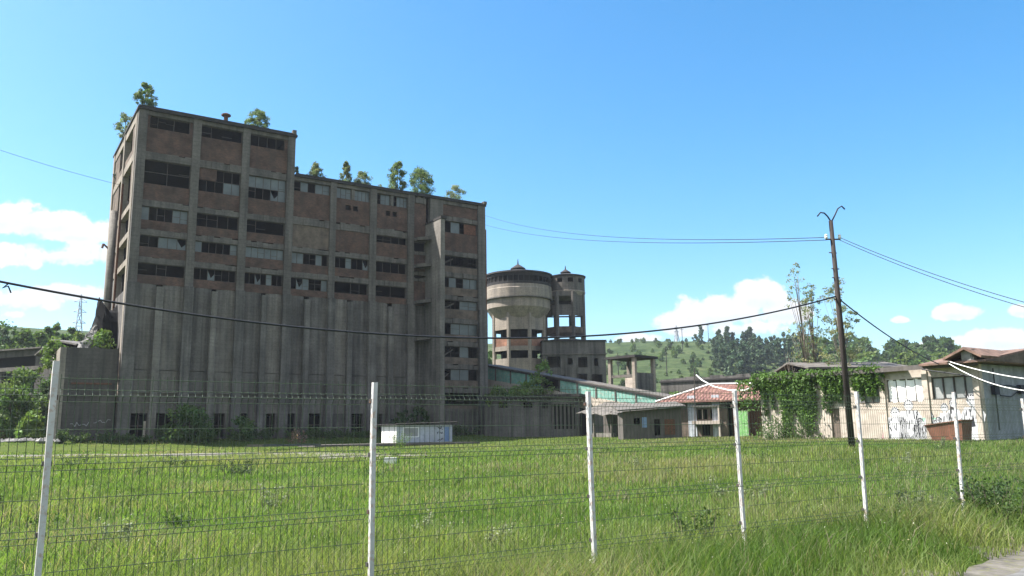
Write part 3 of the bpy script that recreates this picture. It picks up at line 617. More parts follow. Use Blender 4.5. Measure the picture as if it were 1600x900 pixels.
PT('roof', 'tar', lambda m_: m_.lathe(.55, 0, [(3.1, 26.45), (3.15, 26.65), (.9, 27.2)], 40), t2); PT('cupola', 'tar', cup(.72, 27.1, .4), t2)
PT('gangway', 'rust', lambda m_: (m_.hexa([(-3.9, -1.2, 24.3), (-1.5, -1.2, 24.1), (-1.5, 1.2, 24.1), (-3.9, 1.2, 24.3)], [(-3.9, -1.2, 24.6), (-1.5, -1.2, 24.4), (-1.5, 1.2, 24.4), (-3.9, 1.2, 24.6)]), m_.hexa([(-4.2, -1.2, 25.6), (-1.8, -1.2, 25.5), (-1.8, 1.2, 25.5), (-4.2, 1.2, 25.6)], [(-4.2, -1.2, 25.7), (-1.8, -1.2, 25.6), (-1.8, 1.2, 25.6), (-4.2, 1.2, 25.7)])), t2)
c = at(948, 600, 126)
lb = empty('annex_block', (c[0], 126, Zt), radians(4), 'low two storey ruined concrete annex at the foot of the two towers', 'building')
def px2(frame_o, ang): return Frame(frame_o, ang)
FL = Frame((c[0], 126, Zt), radians(4))
hl = []
for (x0, x1, y0, y1) in [(855, 876, 557, 574), (887, 895, 559, 570), (903, 918, 558, 574), (928, 935, 560, 572), (872, 884, 586, 600), (902, 918, 584, 600), (925, 942, 585, 600), (850, 862, 586, 600)]:
    u0, z1 = FL.uz(x0, y0); u1, z0 = FL.uz(x1, y1); hl.append((u0, u1, z0, z1))
ul = FL.uz(848, 560)[0]; zt = FL.uz(948, 533)[1]; zm = FL.uz(900, 552)[1]
PT('front_wall', 'silo', lambda m_: pierced(m_, ul, 0, 1.5, zt, 0, .3, hl), lb)
PT('side_wall', 'concrete', lambda m_: (m_.box(-.3, 0, .3, 7, 1.5, zt), m_.box(ul, ul + .3, .3, 3, 1.5, zt), m_.box(ul, 0, 3.2, 3.5, 1.5, zt - .5)), lb)
PT('floor_band', 'concrete', lambda m_: m_.box(ul - .1, .12, -.15, 4, zm - .2, zm), lb); PT('roof_slab', 'tar', lambda m_: m_.box(ul - .1, .15, -.2, 7, zt, zt + .2), lb)

# ------------------------------------------------------------------ inclined gallery
Pa, Pb = at(752, 567, 107), at(1062, 621, 84); Pa0 = np.array([Pa[0], Pa[1], gzf(Pa[0], Pa[1])]); dd = Pb - Pa; GL = float(np.hypot(dd[0], dd[1])); GS = dd[2] / GL
ga = math.atan2(dd[1], dd[0]); gy_ = empty('conveyor_gallery', (Pa0[0], Pa0[1], 0), ga, 'long inclined conveyor gallery with pale teal panels sloping down to the right', 'gallery')
zt0 = Pa[2]
def slab(m_, u0, u1, y0, y1, lo, hi):
    f = lambda u: zt0 + GS * u
    m_.hexa([(u0, y0, f(u0) + lo), (u1, y0, f(u1) + lo), (u1, y1, f(u1) + lo), (u0, y1, f(u0) + lo)], [(u0, y0, f(u0) + hi), (u1, y0, f(u1) + hi), (u1, y1, f(u1) + hi), (u0, y1, f(u0) + hi)])
def PG(name, mt, fn): m_ = MB(0); fn(m_); return m_.build(name, M[mt], gy_)
PG('roof', 'tar', lambda m_: slab(m_, 0, GL + 1, -.12, 3.2, -.42, -.22)); PG('roof', 'slate', lambda m_: slab(m_, 0, GL + 1, -.08, 3.1, -.22, -.12))
k = 11
for q in range(k):
    u0, u1 = GL * q / k, GL * (q + 1) / k; h = 1.55 - .5 * q / k
    if q != 4: PG('teal_panel', 'teal', lambda m_: slab(m_, u0 + .1, u1 - .1, .02, .1, -.45 - h, -.42))
    PG('post', 'concrete', lambda m_: slab(m_, u0 - .1, u0 + .1, -.06, .2, -.5 - h - (1.2 if q % 3 == 0 else 0), -.42))
PG('stone_wall', 'plaster', lambda m_: [slab(m_, GL * q / 24, GL * (q + 1) / 24, .0, .35, -3.5 + rnd.uniform(-.35, .35), -1.98 + .5 * q / 24) for q in range(24)])
PG('back_wall', 'inside', lambda m_: slab(m_, 0, GL, 2.6, 2.8, -3.3, -.42)); PG('walkway_beam', 'concrete', lambda m_: slab(m_, 0, 9, -.3, 2.6, -3.95, -3.7))
PG('trestle', 'concrete', lambda m_: [m_.box(u - .25, u + .25, .4, 1.0, 0.8, zt0 + GS * u - 3.4) for u in (3, 9.5, 16)])

# ------------------------------------------------------------------ sheds and small houses in the middle
def frame_px(pl, pr, Yl, Yr):
    a, b_ = at(*pl, Yl), at(*pr, Yr); d = b_ - a; ang = math.atan2(d[1], d[0]); zb = min(gzf(a[0], a[1]), gzf(b_[0], b_[1])); return Frame((a[0], a[1], zb), ang), float(np.hypot(d[0], d[1]))
def rect(F, x0, x1, y0, y1, v=0):
    u0, za = F.uz(x0, y0, v); u1, zb = F.uz(x1, y1, v); return (u0, u1, min(za, zb), max(za, zb))
def root(name, F, label, cat): return empty(name, F.O, F.a, label, cat)
def PP(F, par): return lambda name, mt, fn, p=None: (lambda m_: (fn(m_), m_.build(name, M[mt], p or par))[1])(MB(F.O[2]))
F, Lw = frame_px((757, 672), (905, 668), 97, 92); ls = root('long_shed', F, 'long low grey flat roofed shed with dark slatted doors below the gallery', 'shed'); A_ = PP(F, ls)
zt = F.uz(800, 623)[1]; hs = [rect(F, 778, 793, 629, 637), rect(F, 817, 832, 629, 637), rect(F, 846, 856, 630, 638), rect(F, 861, 899, 632, 670)]; b0 = F.O[2] - .4
A_('front_wall', 'silo', lambda m_: pierced(m_, 0, Lw, b0, zt, 0, .3, hs)); A_('back_wall', 'inside', lambda m_: m_.box(0, Lw, 2.5, 2.8, b0, zt)); A_('roof_slab', 'tar', lambda m_: m_.box(-.2, Lw + .3, -.5, 6, zt, zt + .3))
h = hs[3]
for q in range(6): A_('slatted_door', 'wood', lambda m_: m_.box(h[0] + (h[1] - h[0]) * q / 6 + .05, h[0] + (h[1] - h[0]) * (q + .62) / 6, .1, .16, h[2], h[3]))
for hh in hs[:3]: A_('window_bars', 'frame', lambda m_: [m_.box(hh[0] + (hh[1] - hh[0]) * q / 4 - .03, hh[0] + (hh[1] - hh[0]) * q / 4 + .03, .1, .15, hh[2], hh[3]) for q in range(5)])
F, Lw = frame_px((908, 669), (1000, 672), 88, 80); vs_ = root('open_shed', F, 'half collapsed open shed with white posts and a sagging sheet roof', 'shed'); A_ = PP(F, vs_); b0 = F.O[2] - .3
for px in (928, 955, 985):
    u = F.uz(px, 660)[0]; A_('post', 'slate' if px < 960 else 'wood', lambda m_: m_.box(u - .07, u + .07, -.07, .07, b0, b0 + 2.9))
A_('low_wall', 'silo_light', lambda m_: m_.box(F.uz(920, 660)[0], F.uz(957, 660)[0], .1, .3, b0, b0 + .75)); A_('back_wall', 'wood', lambda m_: m_.box(0, Lw, 3, 3.2, b0, b0 + 3))
sag = [(0, 3.05), (1, 3.1), (2.2, 2.85), (3.3, 2.95), (4.5, 2.7), (5.6, 2.85), (Lw, 2.5)]
A_('sheet_roof', 'slate', lambda m_: [m_.hexa([(a0, -.6, b0 + z0 - .25), (a1, -.6, b0 + z1 - .25), (a1, 3.4, b0 + z1 + .95), (a0, 3.4, b0 + z0 + .95)], [(a0, -.6, b0 + z0 - .19), (a1, -.6, b0 + z1 - .19), (a1, 3.4, b0 + z1 + 1.01), (a0, 3.4, b0 + z0 + 1.01)]) for (a0, z0), (a1, z1) in zip(sag[:-1], sag[1:])])
F, Lw = frame_px((974, 681), (1066, 680), 70, 70); ds = root('timber_shed', F, 'small dark timber shed with a black doorway and slanting flat roof', 'shed'); A_ = PP(F, ds); b0 = F.O[2] - .3
zl, zr = F.uz(974, 643)[1], F.uz(1066, 636)[1]; hs = [rect(F, 990, 1000, 653, 664), rect(F, 1022, 1032, 655, 680)]
zc = min(zl, zr) - .05
A_('front_wall', 'wood', lambda m_: (pierced(m_, 0, Lw, b0, zc, 0, .12, hs), m_.prism_y([(0, zc), (Lw, zc), (Lw, zr), (0, zl)], 0, .12)))
A_('side_wall', 'wood', lambda m_: (m_.box(0, .12, .12, 3.5, b0, zc), m_.box(Lw - .12, Lw, .12, 3.5, b0, zc), m_.box(0, Lw, 3.4, 3.5, b0, zc)))
A_('blue_shutter', 'cabinblue', lambda m_: m_.box(*rect(F, 1003, 1011, 652, 668)[:2], -.03, .02, *rect(F, 1003, 1011, 652, 668)[2:])); A_('rusty_panel', 'rust', lambda m_: m_.box(*rect(F, 1038, 1055, 655, 679)[:2], -.03, .02, *rect(F, 1038, 1055, 655, 679)[2:]))
A_('roof', 'slate', lambda m_: m_.hexa([(-.5, -.6, zl), (Lw + .3, -.6, zr), (Lw + .3, 3.9, zr + .5), (-.5, 3.9, zl + .5)], [(-.5, -.6, zl + .12), (Lw + .3, -.6, zr + .12), (Lw + .3, 3.9, zr + .62), (-.5, 3.9, zl + .62)]))
F, Lw = frame_px((1066, 680), (1186, 679), 76, 72); rh = root('tin_roof_house', F, 'low house with a red tin roof edged in white beside the ivy wall', 'house'); A_ = PP(F, rh); b0 = F.O[2] - .3
ze = F.uz(1110, 626)[1]; hs = [rect(F, 1088, 1106, 640, 655), rect(F, 1109, 1124, 640, 654), rect(F, 1096, 1110, 662, 680), rect(F, 1150, 1186, 627, 643)]
uw = F.uz(1137, 660)[0]
A_('front_wall', 'plastered', lambda m_: pierced(m_, 0, uw, b0, ze - .75, 0, .25, hs)); A_('sheet_cladding', 'slate', lambda m_: m_.box(0, uw, -.04, .2, ze - .75, ze)); A_('back_wall', 'inside', lambda m_: m_.box(0, Lw, 2.2, 2.4, b0, ze)); A_('recess_wall', 'rust', lambda m_: m_.box(uw, Lw, 1.2, 1.4, b0, ze))
r0 = rect(F, 1084, 1128, 636, 657); A_('porch_frame', 'plaster', lambda m_: (m_.box(r0[0], r0[1], -.5, .0, r0[3] - .05, r0[3] + .12), m_.box(r0[1] - .15, r0[1], -.5, -.35, b0, r0[3] - .05), m_.box(r0[0], r0[1], -.6, -.05, r0[2] - .3, r0[2])))
for hh in hs[:2]: A_('window_frame', 'plaster', lambda m_: (m_.box((hh[0] + hh[1]) / 2 - .04, (hh[0] + hh[1]) / 2 + .04, .08, .14, hh[2], hh[3])))
A_('shutter', 'cabinpaint', lambda m_: (m_.box(*rect(F, 1076, 1090, 660, 680)[:2], -.06, -.01, b0, rect(F, 1, 2, 660, 680)[3]))); A_('shutter', 'cabinpaint', lambda m_: (m_.box(*rect(F, 1114, 1127, 660, 680)[:2], -.06, -.01, b0, rect(F, 1, 2, 660, 680)[3])))
el = F.uz(1024, 631, -.7); er = F.uz(1186, 625, -.7); rl = F.uz(1110, 601, 3.2); rr_ = F.uz(1190, 600, 3.2)
A_('roof', 'tin', lambda m_: (m_.add([(el[0], -.7, ze), (Lw + .6, -.7, ze), (rr_[0], 3.2, rr_[1]), (rl[0], 3.2, rl[1]), (el[0], 7, ze), (Lw + .6, 7, ze), (el[0], -.7, ze - .12), (Lw + .6, -.7, ze - .12), (el[0], 7, ze - .12), (Lw + .6, 7, ze - .12)],
    [(0, 1, 2, 3), (4, 0, 3), (5, 4, 3, 2), (1, 5, 2), (6, 8, 9, 7), (0, 6, 7, 1), (0, 4, 8, 6), (1, 7, 9, 5)]), [m_.bar((el[0] + (rl[0] - el[0]) * min(1, s * 2.2) + max(0, s - .4) * 0 + s * 0, -.7 + 3.9 * 0, ze + .01), (el[0] + .1, -.7, ze + .01), .02) for s in ()]))
def seams(m_):
    for q in range(1, 26):
        u = el[0] + (Lw + .6 - el[0]) * q / 26; t_ = 1 if rl[0] <= u <= rr_[0] else max(0, (u - el[0]) / (rl[0] - el[0])) if u < rl[0] else 1
        m_.bar((u, -.7, ze + .03), (u, -.7 + 3.9 * t_, ze + (rl[1] - ze) * t_ + .03), .03)
A_('roof_seams', 'tin', seams)
A_('white_edge', 'ceramic', lambda m_: (m_.bar((el[0], -.72, ze + .05), (rl[0], 3.2, rl[1] + .05), .09), m_.bar((rl[0], 3.2, rl[1] + .06), (rr_[0], 3.2, rr_[1] + .06), .08)))
g0 = rect(F, 1150, 1170, 642, 680, -.5)
gp = empty('green_gate', F.w(g0[0], -.5, b0), F.a, 'bright green sheet metal gate leaf beside the tin roofed house', 'gate'); m_ = MB(); w_ = g0[1] - g0[0]; hh = g0[3] - b0
m_.box(0, w_, 0, .05, 0, hh); m_.build('panel', M['greendoor'], gp); m_ = MB(); m_.box(-.08, 0, -.03, .08, 0, hh + .2); m_.box(w_, w_ + .08, -.03, .08, 0, hh + .1); m_.build('gate_frame', M['frame'], gp)
F, _ = Frame(tuple(at(993, 620, 93)[:2]) + (1.45,), radians(44)), 0; fs_ = root('roofed_shelter', F, 'open concrete frame of posts under a flat slab roof above the gallery end', 'pavilion'); A_ = PP(F, fs_)
zr = F.uz(993, 556)[1]; s_ = 3.5; zw_ = F.uz(1012, 583)[1]
for (x, y) in ((0, 0), (s_, 0), (0, s_), (s_, s_)): A_('post', 'pale', lambda m_: m_.box(x - .2, x + .2, y - .2, y + .2, 1.0, zr - .2))
A_('roof_slab', 'tar', lambda m_: m_.box(-.45, s_ + .45, -.45, s_ + .45, zr - .2, zr + .08)); A_('wall', 'silo', lambda m_: m_.box(.2, s_ - .2, -.1, .1, 1.0, zw_)); A_('ledge', 'slate', lambda m_: m_.box(-.15, .15, .2, s_ - .2, zw_ - .5, zw_ - .2))
A_('side_wall', 'plaster', lambda m_: m_.box(-.1, .1, .2, 1.3, 1.0, zw_ - .5))
F, Lw = frame_px((1033, 620), (1195, 620), 112, 104); fw = root('far_wall', F, 'long dark grey wall behind the tin roofed house', 'wall'); A_ = PP(F, fw); zt = F.uz(1090, 589)[1]
A_('wall', 'silo', lambda m_: [m_.box(Lw * q / 8, Lw * (q + 1) / 8, 0, .5, 1.2, zt + rnd.uniform(-.2, .1) + .06) for q in range(8)]); A_('coping', 'tar', lambda m_: m_.box(-.1, Lw + .1, -.15, 3.0, zt - .55, zt - .35))

# ------------------------------------------------------------------ ivy building on the right
dR = np.array([26.07 - 17.45, 46 - 58.4]); LR = float(np.hypot(*dR)); FR = Frame((17.45, 58.4, 1.0), math.atan2(dR[1], dR[0]))
rb = root('workshop', FR, 'cream plaster workshop with foil covered windows, tiled roof and painted figures on its wall', 'building'); A_ = PP(FR, rb)
ZE = 5.1; wf = rect(FR, 1384, 1446, 588, 621); wg = rect(FR, 1454, 1526, 587, 618); wf = (wf[0], wf[1], 3.15, 4.5); wg = (wg[0], wg[1], 3.2, 4.5)
wv = (FR.uz(1336, 600)[0], FR.uz(1372, 600)[0], 3.15, 4.4); dr_ = (FR.uz(1299, 660)[0], FR.uz(1313, 660)[0], .6, 2.9)
A_('front_wall', 'plaster', lambda m_: pierced(m_, 0, LR, .6, ZE, 0, .3, [wf, wg, wv, dr_])); A_('side_wall', 'shadewall', lambda m_: m_.box(LR - .3, LR, .3, 14, .6, ZE)); A_('back_wall', 'inside', lambda m_: (m_.box(0, LR - .3, 7.7, 8, .6, ZE), m_.box(0, .3, .3, 7.7, .6, ZE)))
A_('door', 'plastered', lambda m_: m_.box(dr_[0], dr_[1], .12, .2, .6, 2.9))
for px in (1382, 1450, 1530):
    u = FR.uz(px, 640)[0]; A_('pilaster', 'plaster', lambda m_: m_.box(u - .16, min(u + .16, LR + .02), -.09, .1, .6, ZE - .15))
def wind(r_, n, mt, wide):
    u0, u1, z0, z1 = r_
    w_ = A_('window', 'frame', lambda m_: ([m_.box(u0 + (u1 - u0) * q / n - .03, u0 + (u1 - u0) * q / n + .03, .08, .15, z0, z1) for q in range(n + 1)], m_.box(u0, u1, .085, .145, z0, z0 + .06), m_.box(u0, u1, .085, .145, z1 - .06, z1)))
    def sheet(m_):
        for q in range(n):
            a, b_ = u0 + (u1 - u0) * q / n + .03, u0 + (u1 - u0) * (q + 1) / n - .03; k_ = 9; off = rnd.uniform(0, 6)
            for j_ in range(k_):
                x0, x1 = a + (b_ - a) * j_ / k_, a + (b_ - a) * (j_ + 1) / k_; f = lambda x, z: (.1 if wide else .17) + wide * sin(x * 9 + off + z * .8) * .05
                m_.hexa([(x0, f(x0, 0), z0), (x1, f(x1, 0), z0), (x1, .26, z0), (x0, .26, z0)], [(x0, f(x0, 2), z1), (x1, f(x1, 2), z1), (x1, .26, z1), (x0, .26, z1)])
    A_('foil' if wide else 'pane', mt, sheet, w_)
wind(wf, 4, 'foil', 1); wind(wg, 4, 'greyfoil', 0); wind(wv, 3, 'greyfoil', 0)
A_('roof_slab', 'tar', lambda m_: m_.box(-.5, LR - 4.2, -.4, 8.2, ZE, ZE + .14)); A_('fascia', 'wood', lambda m_: m_.box(-.5, LR + .2, -.45, -.4, ZE - .12, ZE + .16))
# tiled roof with a cross gable
r0 = FR.uz(1500, 553, 5.5); r1 = FR.uz(1640, 534, 5.5); zr = r0[1]; x0r = FR.uz(1440, 574, -.5)[0]
def tiles(m_):
    lo = ZE + .16; xe = LR + 3.2
    m_.add([(x0r, -.8, lo), (LR + .7, -.8, lo), (LR + .7, 5.5, zr), (r0[0], 5.5, zr), (x0r, 11.8, lo), (LR + .7, 11.8, lo), (x0r, -.8, lo - .12), (LR + .7, -.8, lo - .12), (LR + .7, 11.8, lo - .12), (x0r, 11.8, lo - .12)],
           [(0, 1, 2, 3), (4, 0, 3), (5, 4, 3, 2), (0, 6, 7, 1), (6, 9, 8, 7), (1, 7, 8, 5), (1, 5, 2), (4, 9, 6, 0)])
A_('roof', 'tile', tiles)
A_('gable_end', 'plastered', lambda m_: m_.prism_x([(-.6, ZE + .1), (11.6, ZE + .1), (5.5, zr - .1)], LR + .72, LR + .75))
ap = FR.uz(1505, 546, -1.1); lf = FR.uz(1474, 569, -1.1); rt = FR.uz(1533, 563, -1.1); lf = (lf[0], ZE + .25); rt = (max(rt[0], LR + .6), ZE + .25)
A_('cross_gable', 'tile', lambda m_: (m_.hexa([(lf[0], -1.1, lf[1]), (ap[0], -1.1, ap[1]), (ap[0], 5, ap[1]), (lf[0], 5, lf[1])], [(lf[0] - .05, -1.1, lf[1] + .12), (ap[0], -1.1, ap[1] + .15), (ap[0], 5, ap[1] + .15), (lf[0] - .05, 5, lf[1] + .12)]),
    m_.hexa([(ap[0], -1.1, ap[1]), (rt[0], -1.1, rt[1]), (rt[0], 5, rt[1]), (ap[0], 5, ap[1])], [(ap[0] + .003, -1.1, ap[1] + .147), (rt[0] + .05, -1.1, rt[1] + .12), (rt[0] + .05, 5, rt[1] + .12), (ap[0] + .003, 5, ap[1] + .147)])))
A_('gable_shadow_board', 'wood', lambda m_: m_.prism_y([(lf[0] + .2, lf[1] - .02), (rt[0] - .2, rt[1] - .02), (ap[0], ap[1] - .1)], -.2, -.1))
A_('tile_rubble', 'rock', lambda m_: [m_.box(x, x + rnd.uniform(.2, .5), -.85 + rnd.uniform(0, .3), -.4, ZE + .165, ZE + .25 + rnd.uniform(.1, .55)) for x in np.linspace(ap[0] - .3, rt[0] - .9, 12)])
# mural
def flat(m_, poly, y=-.006, t_=.004): m_.prism_y(poly, y - t_, y)
um0, um1 = FR.uz(1388, 660)[0], LR - .05
A_('mural_band', 'muralteal', lambda m_: flat(m_, [(um0, .7), (um1 - 1.0, .7), (um1 - 1.0, 2.15), (um0, 2.2)], -.002))
A_('mural_edge', 'muralpink', lambda m_: (flat(m_, [(um0 - .55, .7), (um0, .7), (um0 + .03, 2.1), (um0 - .25, 2.1)], -.002), flat(m_, [(um1 - 1.0, .7), (um1, .7), (um1, 2.2), (um1 - .75, 2.0)], -.0025)))
def figure(px, w, h, head, seed, skirt=1.2):
    q = random.Random(seed); u = FR.uz(px, 650)[0]; zb = .85; zs = zb + h * .72
    jj = lambda: q.uniform(-.06, .06)
    body = [(u - w * skirt * .5, zb), (u + w * skirt * .5, zb), (u + w * .5, zb + h * .35), (u + w * .62, zb + h * .55), (u + w * .4, zs), (u - w * .4, zs), (u - w * .6, zb + h * .55), (u - w * .48, zb + h * .35)]
    hz = zb + h * .86; hd = [(u + head * cos(2 * pi * i_ / 12), hz + head * 1.15 * sin(2 * pi * i_ / 12)) for i_ in range(12)]
    f = A_('painted_figure', 'muralwhite', lambda m_: (flat(m_, body, -.0085), flat(m_, hd, -.0085), flat(m_, [(u - .09, zs - .05), (u + .09, zs - .05), (u + .07, hz - head), (u - .07, hz - head)], -.0075)))
    def ink(m_):
        for _ in range(12):
            x = u + q.uniform(-.45, .45) * w; z = zb + q.uniform(.05, .65) * h; m_.bar((x, -.014, z), (x + q.uniform(-.12, .12), -.014, z + q.uniform(.15, .5)), .022)
        for s in (-1, 1): m_.bar((u + s * head * .4, -.014, hz + .03), (u + s * head * .15, -.014, hz + .03), .022)
        for i_ in range(7):
            w0 = pi * (i_ + .2) / 6.5; m_.bar((u + head * cos(w0), -.014, hz + head * 1.1 * sin(w0)), (u + head * .75 * cos(w0 + .3), -.014, hz + head * .85 * sin(w0 + .3)), .022)
    A_('ink_lines', 'ink', ink, f)
A_('painted_figure', 'muralwhite', lambda m_: flat(m_, [(um0 + .1, .7), (um1 - 2.2, .7)] + [(um1 - 2.2 - (um1 - 2.3 - um0) * q / 22, 1.0 + .3 * abs(sin(q * 1.9)) + .12 * sin(q * .7)) for q in range(1, 22)], -.0045))
figure(1399, 1.25, 1.95, .3, 1, 1.5); figure(1421, 1.3, 2.45, .29, 2, 1.25); figure(1437, .9, 1.3, .2, 8, 1.9); figure(1453, .8, 1.7, .2, 3, 1.9); figure(1466, .9, 1.35, .19, 9, 1.7); figure(1477, .7, 2.2, .22, 4, 1.4); figure(1491, .75, 2.45, .21, 5, 1.2); figure(1521, 1.1, 2.6, .3, 6, .85)
A_('painted_figure', 'ink', lambda m_: flat(m_, [(FR.uz(1519, 650)[0] - .12, 1.6), (FR.uz(1519, 650)[0] + .14, 1.65), (FR.uz(1519, 650)[0] + .05, 2.3)], -.016))
for (y, z) in ((1.1, 3.4), (4.2, 3.5)): A_('meter_box', 'ink', lambda m_: m_.box(LR, LR + .22, y, y + .55, z, z + .5))
A_('wall_cable', 'cable', lambda m_: (m_.tube([(LR - 2.8, -.85, 4.95), (LR - .2, -.6, 4.4), (LR + .3, 1.0, 3.9), (LR + .15, 3, 3.95), (LR + .1, 6, 3.7)], .035, 5), m_.tube([(LR + .1, 1.3, 3.9), (LR + .12, 1.9, 3.35), (LR + .1, 3.2, 3.3), (LR + .1, 4.3, 3.7)], .03, 5), m_.bar((LR + .05, 1.5, 1.4), (LR + .05, 1.5, 4.9), .03)))
for k_, (dz, lab) in enumerate(((0, 'thick white hose strung from the roof corner of the workshop, upper run'), (-.55, 'white hose hanging below the other one on the workshop corner'))):
    a = FR.w(LR - 1.2, -.9, ZE + .2 - k_ * .12); b_ = at(1640, 596 + 16 * k_, 40); pts = [tuple(a * (1 - s) + b_ * s + np.array([0, 0, -.55 * 4 * s * (1 - s) * (.3 + .5 * k_)])) for s in np.linspace(0, 1, 14)]
    m_ = MB(); m_.tube(pts, .026, 6); tag(m_.build('hose', M['hose']), lab, 'hose')
# brown skip in front of the painted wall
sc0 = at(1487, 680, 43); sc0[2] = gzf(sc0[0], sc0[1]) + .1
sk = empty('skip_container', sc0, FR.a + .1, 'rusty brown open skip standing in front of the painted figures', 'skip')
m_ = MB(); m_.hexa([(-.75, -.55, 0), (.72, -.55, 0), (.72, .6, 0), (-.75, .6, 0)], [(-1.0, -.62, .75), (.8, -.62, .98), (.8, .66, .98), (-1.0, .66, .75)]); m_.build('body', M['skip'], sk)
m_ = MB(); m_.tube([(-1.02, -.64, .76), (.82, -.64, .99), (.82, .68, .99), (-1.02, .68, .76), (-1.02, -.64, .76)], .045, 5); m_.build('rim', M['rust'], sk)
# gabled shed roof behind
F, Lw = frame_px((1212, 600), (1268, 600), 80, 72); gs = root('gabled_shed', F, 'small shed with a grey sheet gable roof showing above the ivy', 'shed'); A_ = PP(F, gs); a0 = F.uz(1240, 568); e0 = F.uz(1210, 583)[1]
A_('wall', 'wood', lambda m_: m_.box(0, Lw, 0, 8, 1.0, e0 - .3)); A_('gable', 'inside', lambda m_: m_.prism_y([(.1, e0 - .3), (Lw - .1, e0 - .3), (Lw / 2, a0[1] - .25)], .3, .5))
A_('roof', 'slate', lambda m_: (m_.hexa([(-.5, -.4, e0 - .25), (Lw / 2, -.4, a0[1]), (Lw / 2, 9, a0[1]), (-.5, 9, e0 - .25)], [(-.5, -.4, e0 - .1), (Lw / 2, -.4, a0[1] + .15), (Lw / 2, 9, a0[1] + .15), (-.5, 9, e0 - .1)]),
    m_.hexa([(Lw / 2, -.4, a0[1]), (Lw + .5, -.4, e0 - .25), (Lw + .5, 9, e0 - .25), (Lw / 2, 9, a0[1])], [(Lw / 2 + .003, -.4, a0[1] + .147), (Lw + .5, -.4, e0 - .1), (Lw + .5, 9, e0 - .1), (Lw / 2 + .003, 9, a0[1] + .147)])))

# ------------------------------------------------------------------ site cabin on its platform
F, Lw = frame_px((620, 692), (706, 691), 75.2, 79.5); cb = root('site_cabin', F, 'small pale blue site cabin with one window and dark spray marks', 'cabin'); A_ = PP(F, cb); b0 = F.uz(660, 691)[1]; t0 = F.uz(640, 664)[1]
cb.location.z = b0; F.O[2] = b0
wr = rect(F, 631, 653, 668, 683); wr = (wr[0], wr[1], b0 + .55, b0 + 1.3)
A_('front_wall', 'cabinpaint', lambda m_: pierced(m_, 0, Lw, b0, t0, 0, .06, [wr])); A_('end_wall', 'cabin_lit_trim', lambda m_: (m_.box(-.05, 0.0, .0, 2.4, b0, t0 - .02)))  # end wall painted whiter than the front to carry the sunlight
A_('back_wall', 'cabinpaint', lambda m_: (m_.box(0, Lw, 2.34, 2.4, b0, t0), m_.box(Lw, Lw + .05, 0, 2.4, b0, t0)))
wn = A_('window', 'cabin_lit_trim', lambda m_: (m_.box(wr[0] - .1, wr[1] + .1, -.04, -.002, wr[3], wr[3] + .09), m_.box(wr[0] - .1, wr[1] + .1, -.04, -.002, wr[2] - .09, wr[2]), m_.box(wr[0] - .1, wr[0], -.04, -.002, wr[2], wr[3]), m_.box(wr[1], wr[1] + .1, -.04, -.002, wr[2], wr[3])))
A_('pane', 'greyfoil', lambda m_: m_.box(wr[0], wr[1], .02, .03, wr[2], wr[3]), wn)
for f in (.28, .34, .62, .66, .7, .84, .97): A_('batten', 'cabinpaint', lambda m_: m_.box(Lw * f - .025, Lw * f + .025, -.03, -.002, b0, t0 - .05)) if not (wr[0] - .15 < Lw * f < wr[1] + .15) else None
A_('blue_panel', 'cabinblue', lambda m_: m_.box(Lw * .86, Lw * .95, -.012, -.002, b0 + .05, t0 - .2)); A_('spray_scrawl', 'ink', lambda m_: (squig(m_, Lw * .71, b0 + 1.1, .75, .4, -.016, 12, .02, 5), squig(m_, Lw * .72, b0 + .65, .65, .35, -.016, 12, .02, 6), squig(m_, Lw * .73, b0 + .1, .65, .3, -.016, 9, .02, 7)))
A_('roof', 'tar', lambda m_: m_.hexa([(-.35, -.4, t0 + .02), (Lw + .3, -.4, t0 + .2), (Lw + .3, 2.7, t0 + .2), (-.35, 2.7, t0 + .02)], [(-.35, -.4, t0 + .1), (Lw + .3, -.4, t0 + .28), (Lw + .3, 2.7, t0 + .28), (-.35, 2.7, t0 + .1)]))
A_('roof_edge', 'slate', lambda m_: m_.bar((-.35, -.42, t0 + .1), (Lw + .3, -.42, t0 + .29), .03))
F2, L2 = frame_px((488, 697), (745, 690), 70, 78.5); pf = root('platform', F2, 'long dark low timber platform under the site cabin', 'platform'); A_ = PP(F2, pf); zp = F.O[2] - .02; 
A_('deck', 'wood', lambda m_: m_.hexa([(0, -.6, zp - .2), (L2, -.6, zp - .2), (L2, 3.8, zp - .2), (0, 3.8, zp - .2)], [(0, -.6, zp - .03), (L2, -.6, zp - .03), (L2, 3.8, zp - .03), (0, 3.8, zp - .03)]))
A_('bearer', 'wood', lambda m_: [m_.box(x, x + .25, -.4, 3.6, zp - .9, zp - .2) for x in np.linspace(.2, L2 - .5, 9)])
a, b_ = at(398, 709, 52), at(492, 696, 68); a[2] = gzf(a[0], a[1]) + .35; b_[2] = zp - .05; m_ = MB(); d = (b_ - a); nn = np.array([-d[1], d[0], 0]); nn /= np.linalg.norm(nn)
m_.hexa([tuple(a - nn * .5), tuple(b_ - nn * .5), tuple(b_ + nn * .5), tuple(a + nn * .5)], [tuple(p + np.array([0, 0, .15])) for p in (a - nn * .5, b_ - nn * .5, b_ + nn * .5, a + nn * .5)])
tag(m_.build('ramp_plank', M['slate']), 'pale plank ramp leading up to the timber platform', 'plank')
kb = hit(610, 724); m_ = MB(); m_.box(-.22, .2, -.12, .2, -.1, .2); o = m_.build('white_block', M['ceramic']); o.location = tuple(kb); tag(o, 'small white stone block at the end of the gravel path', 'block')

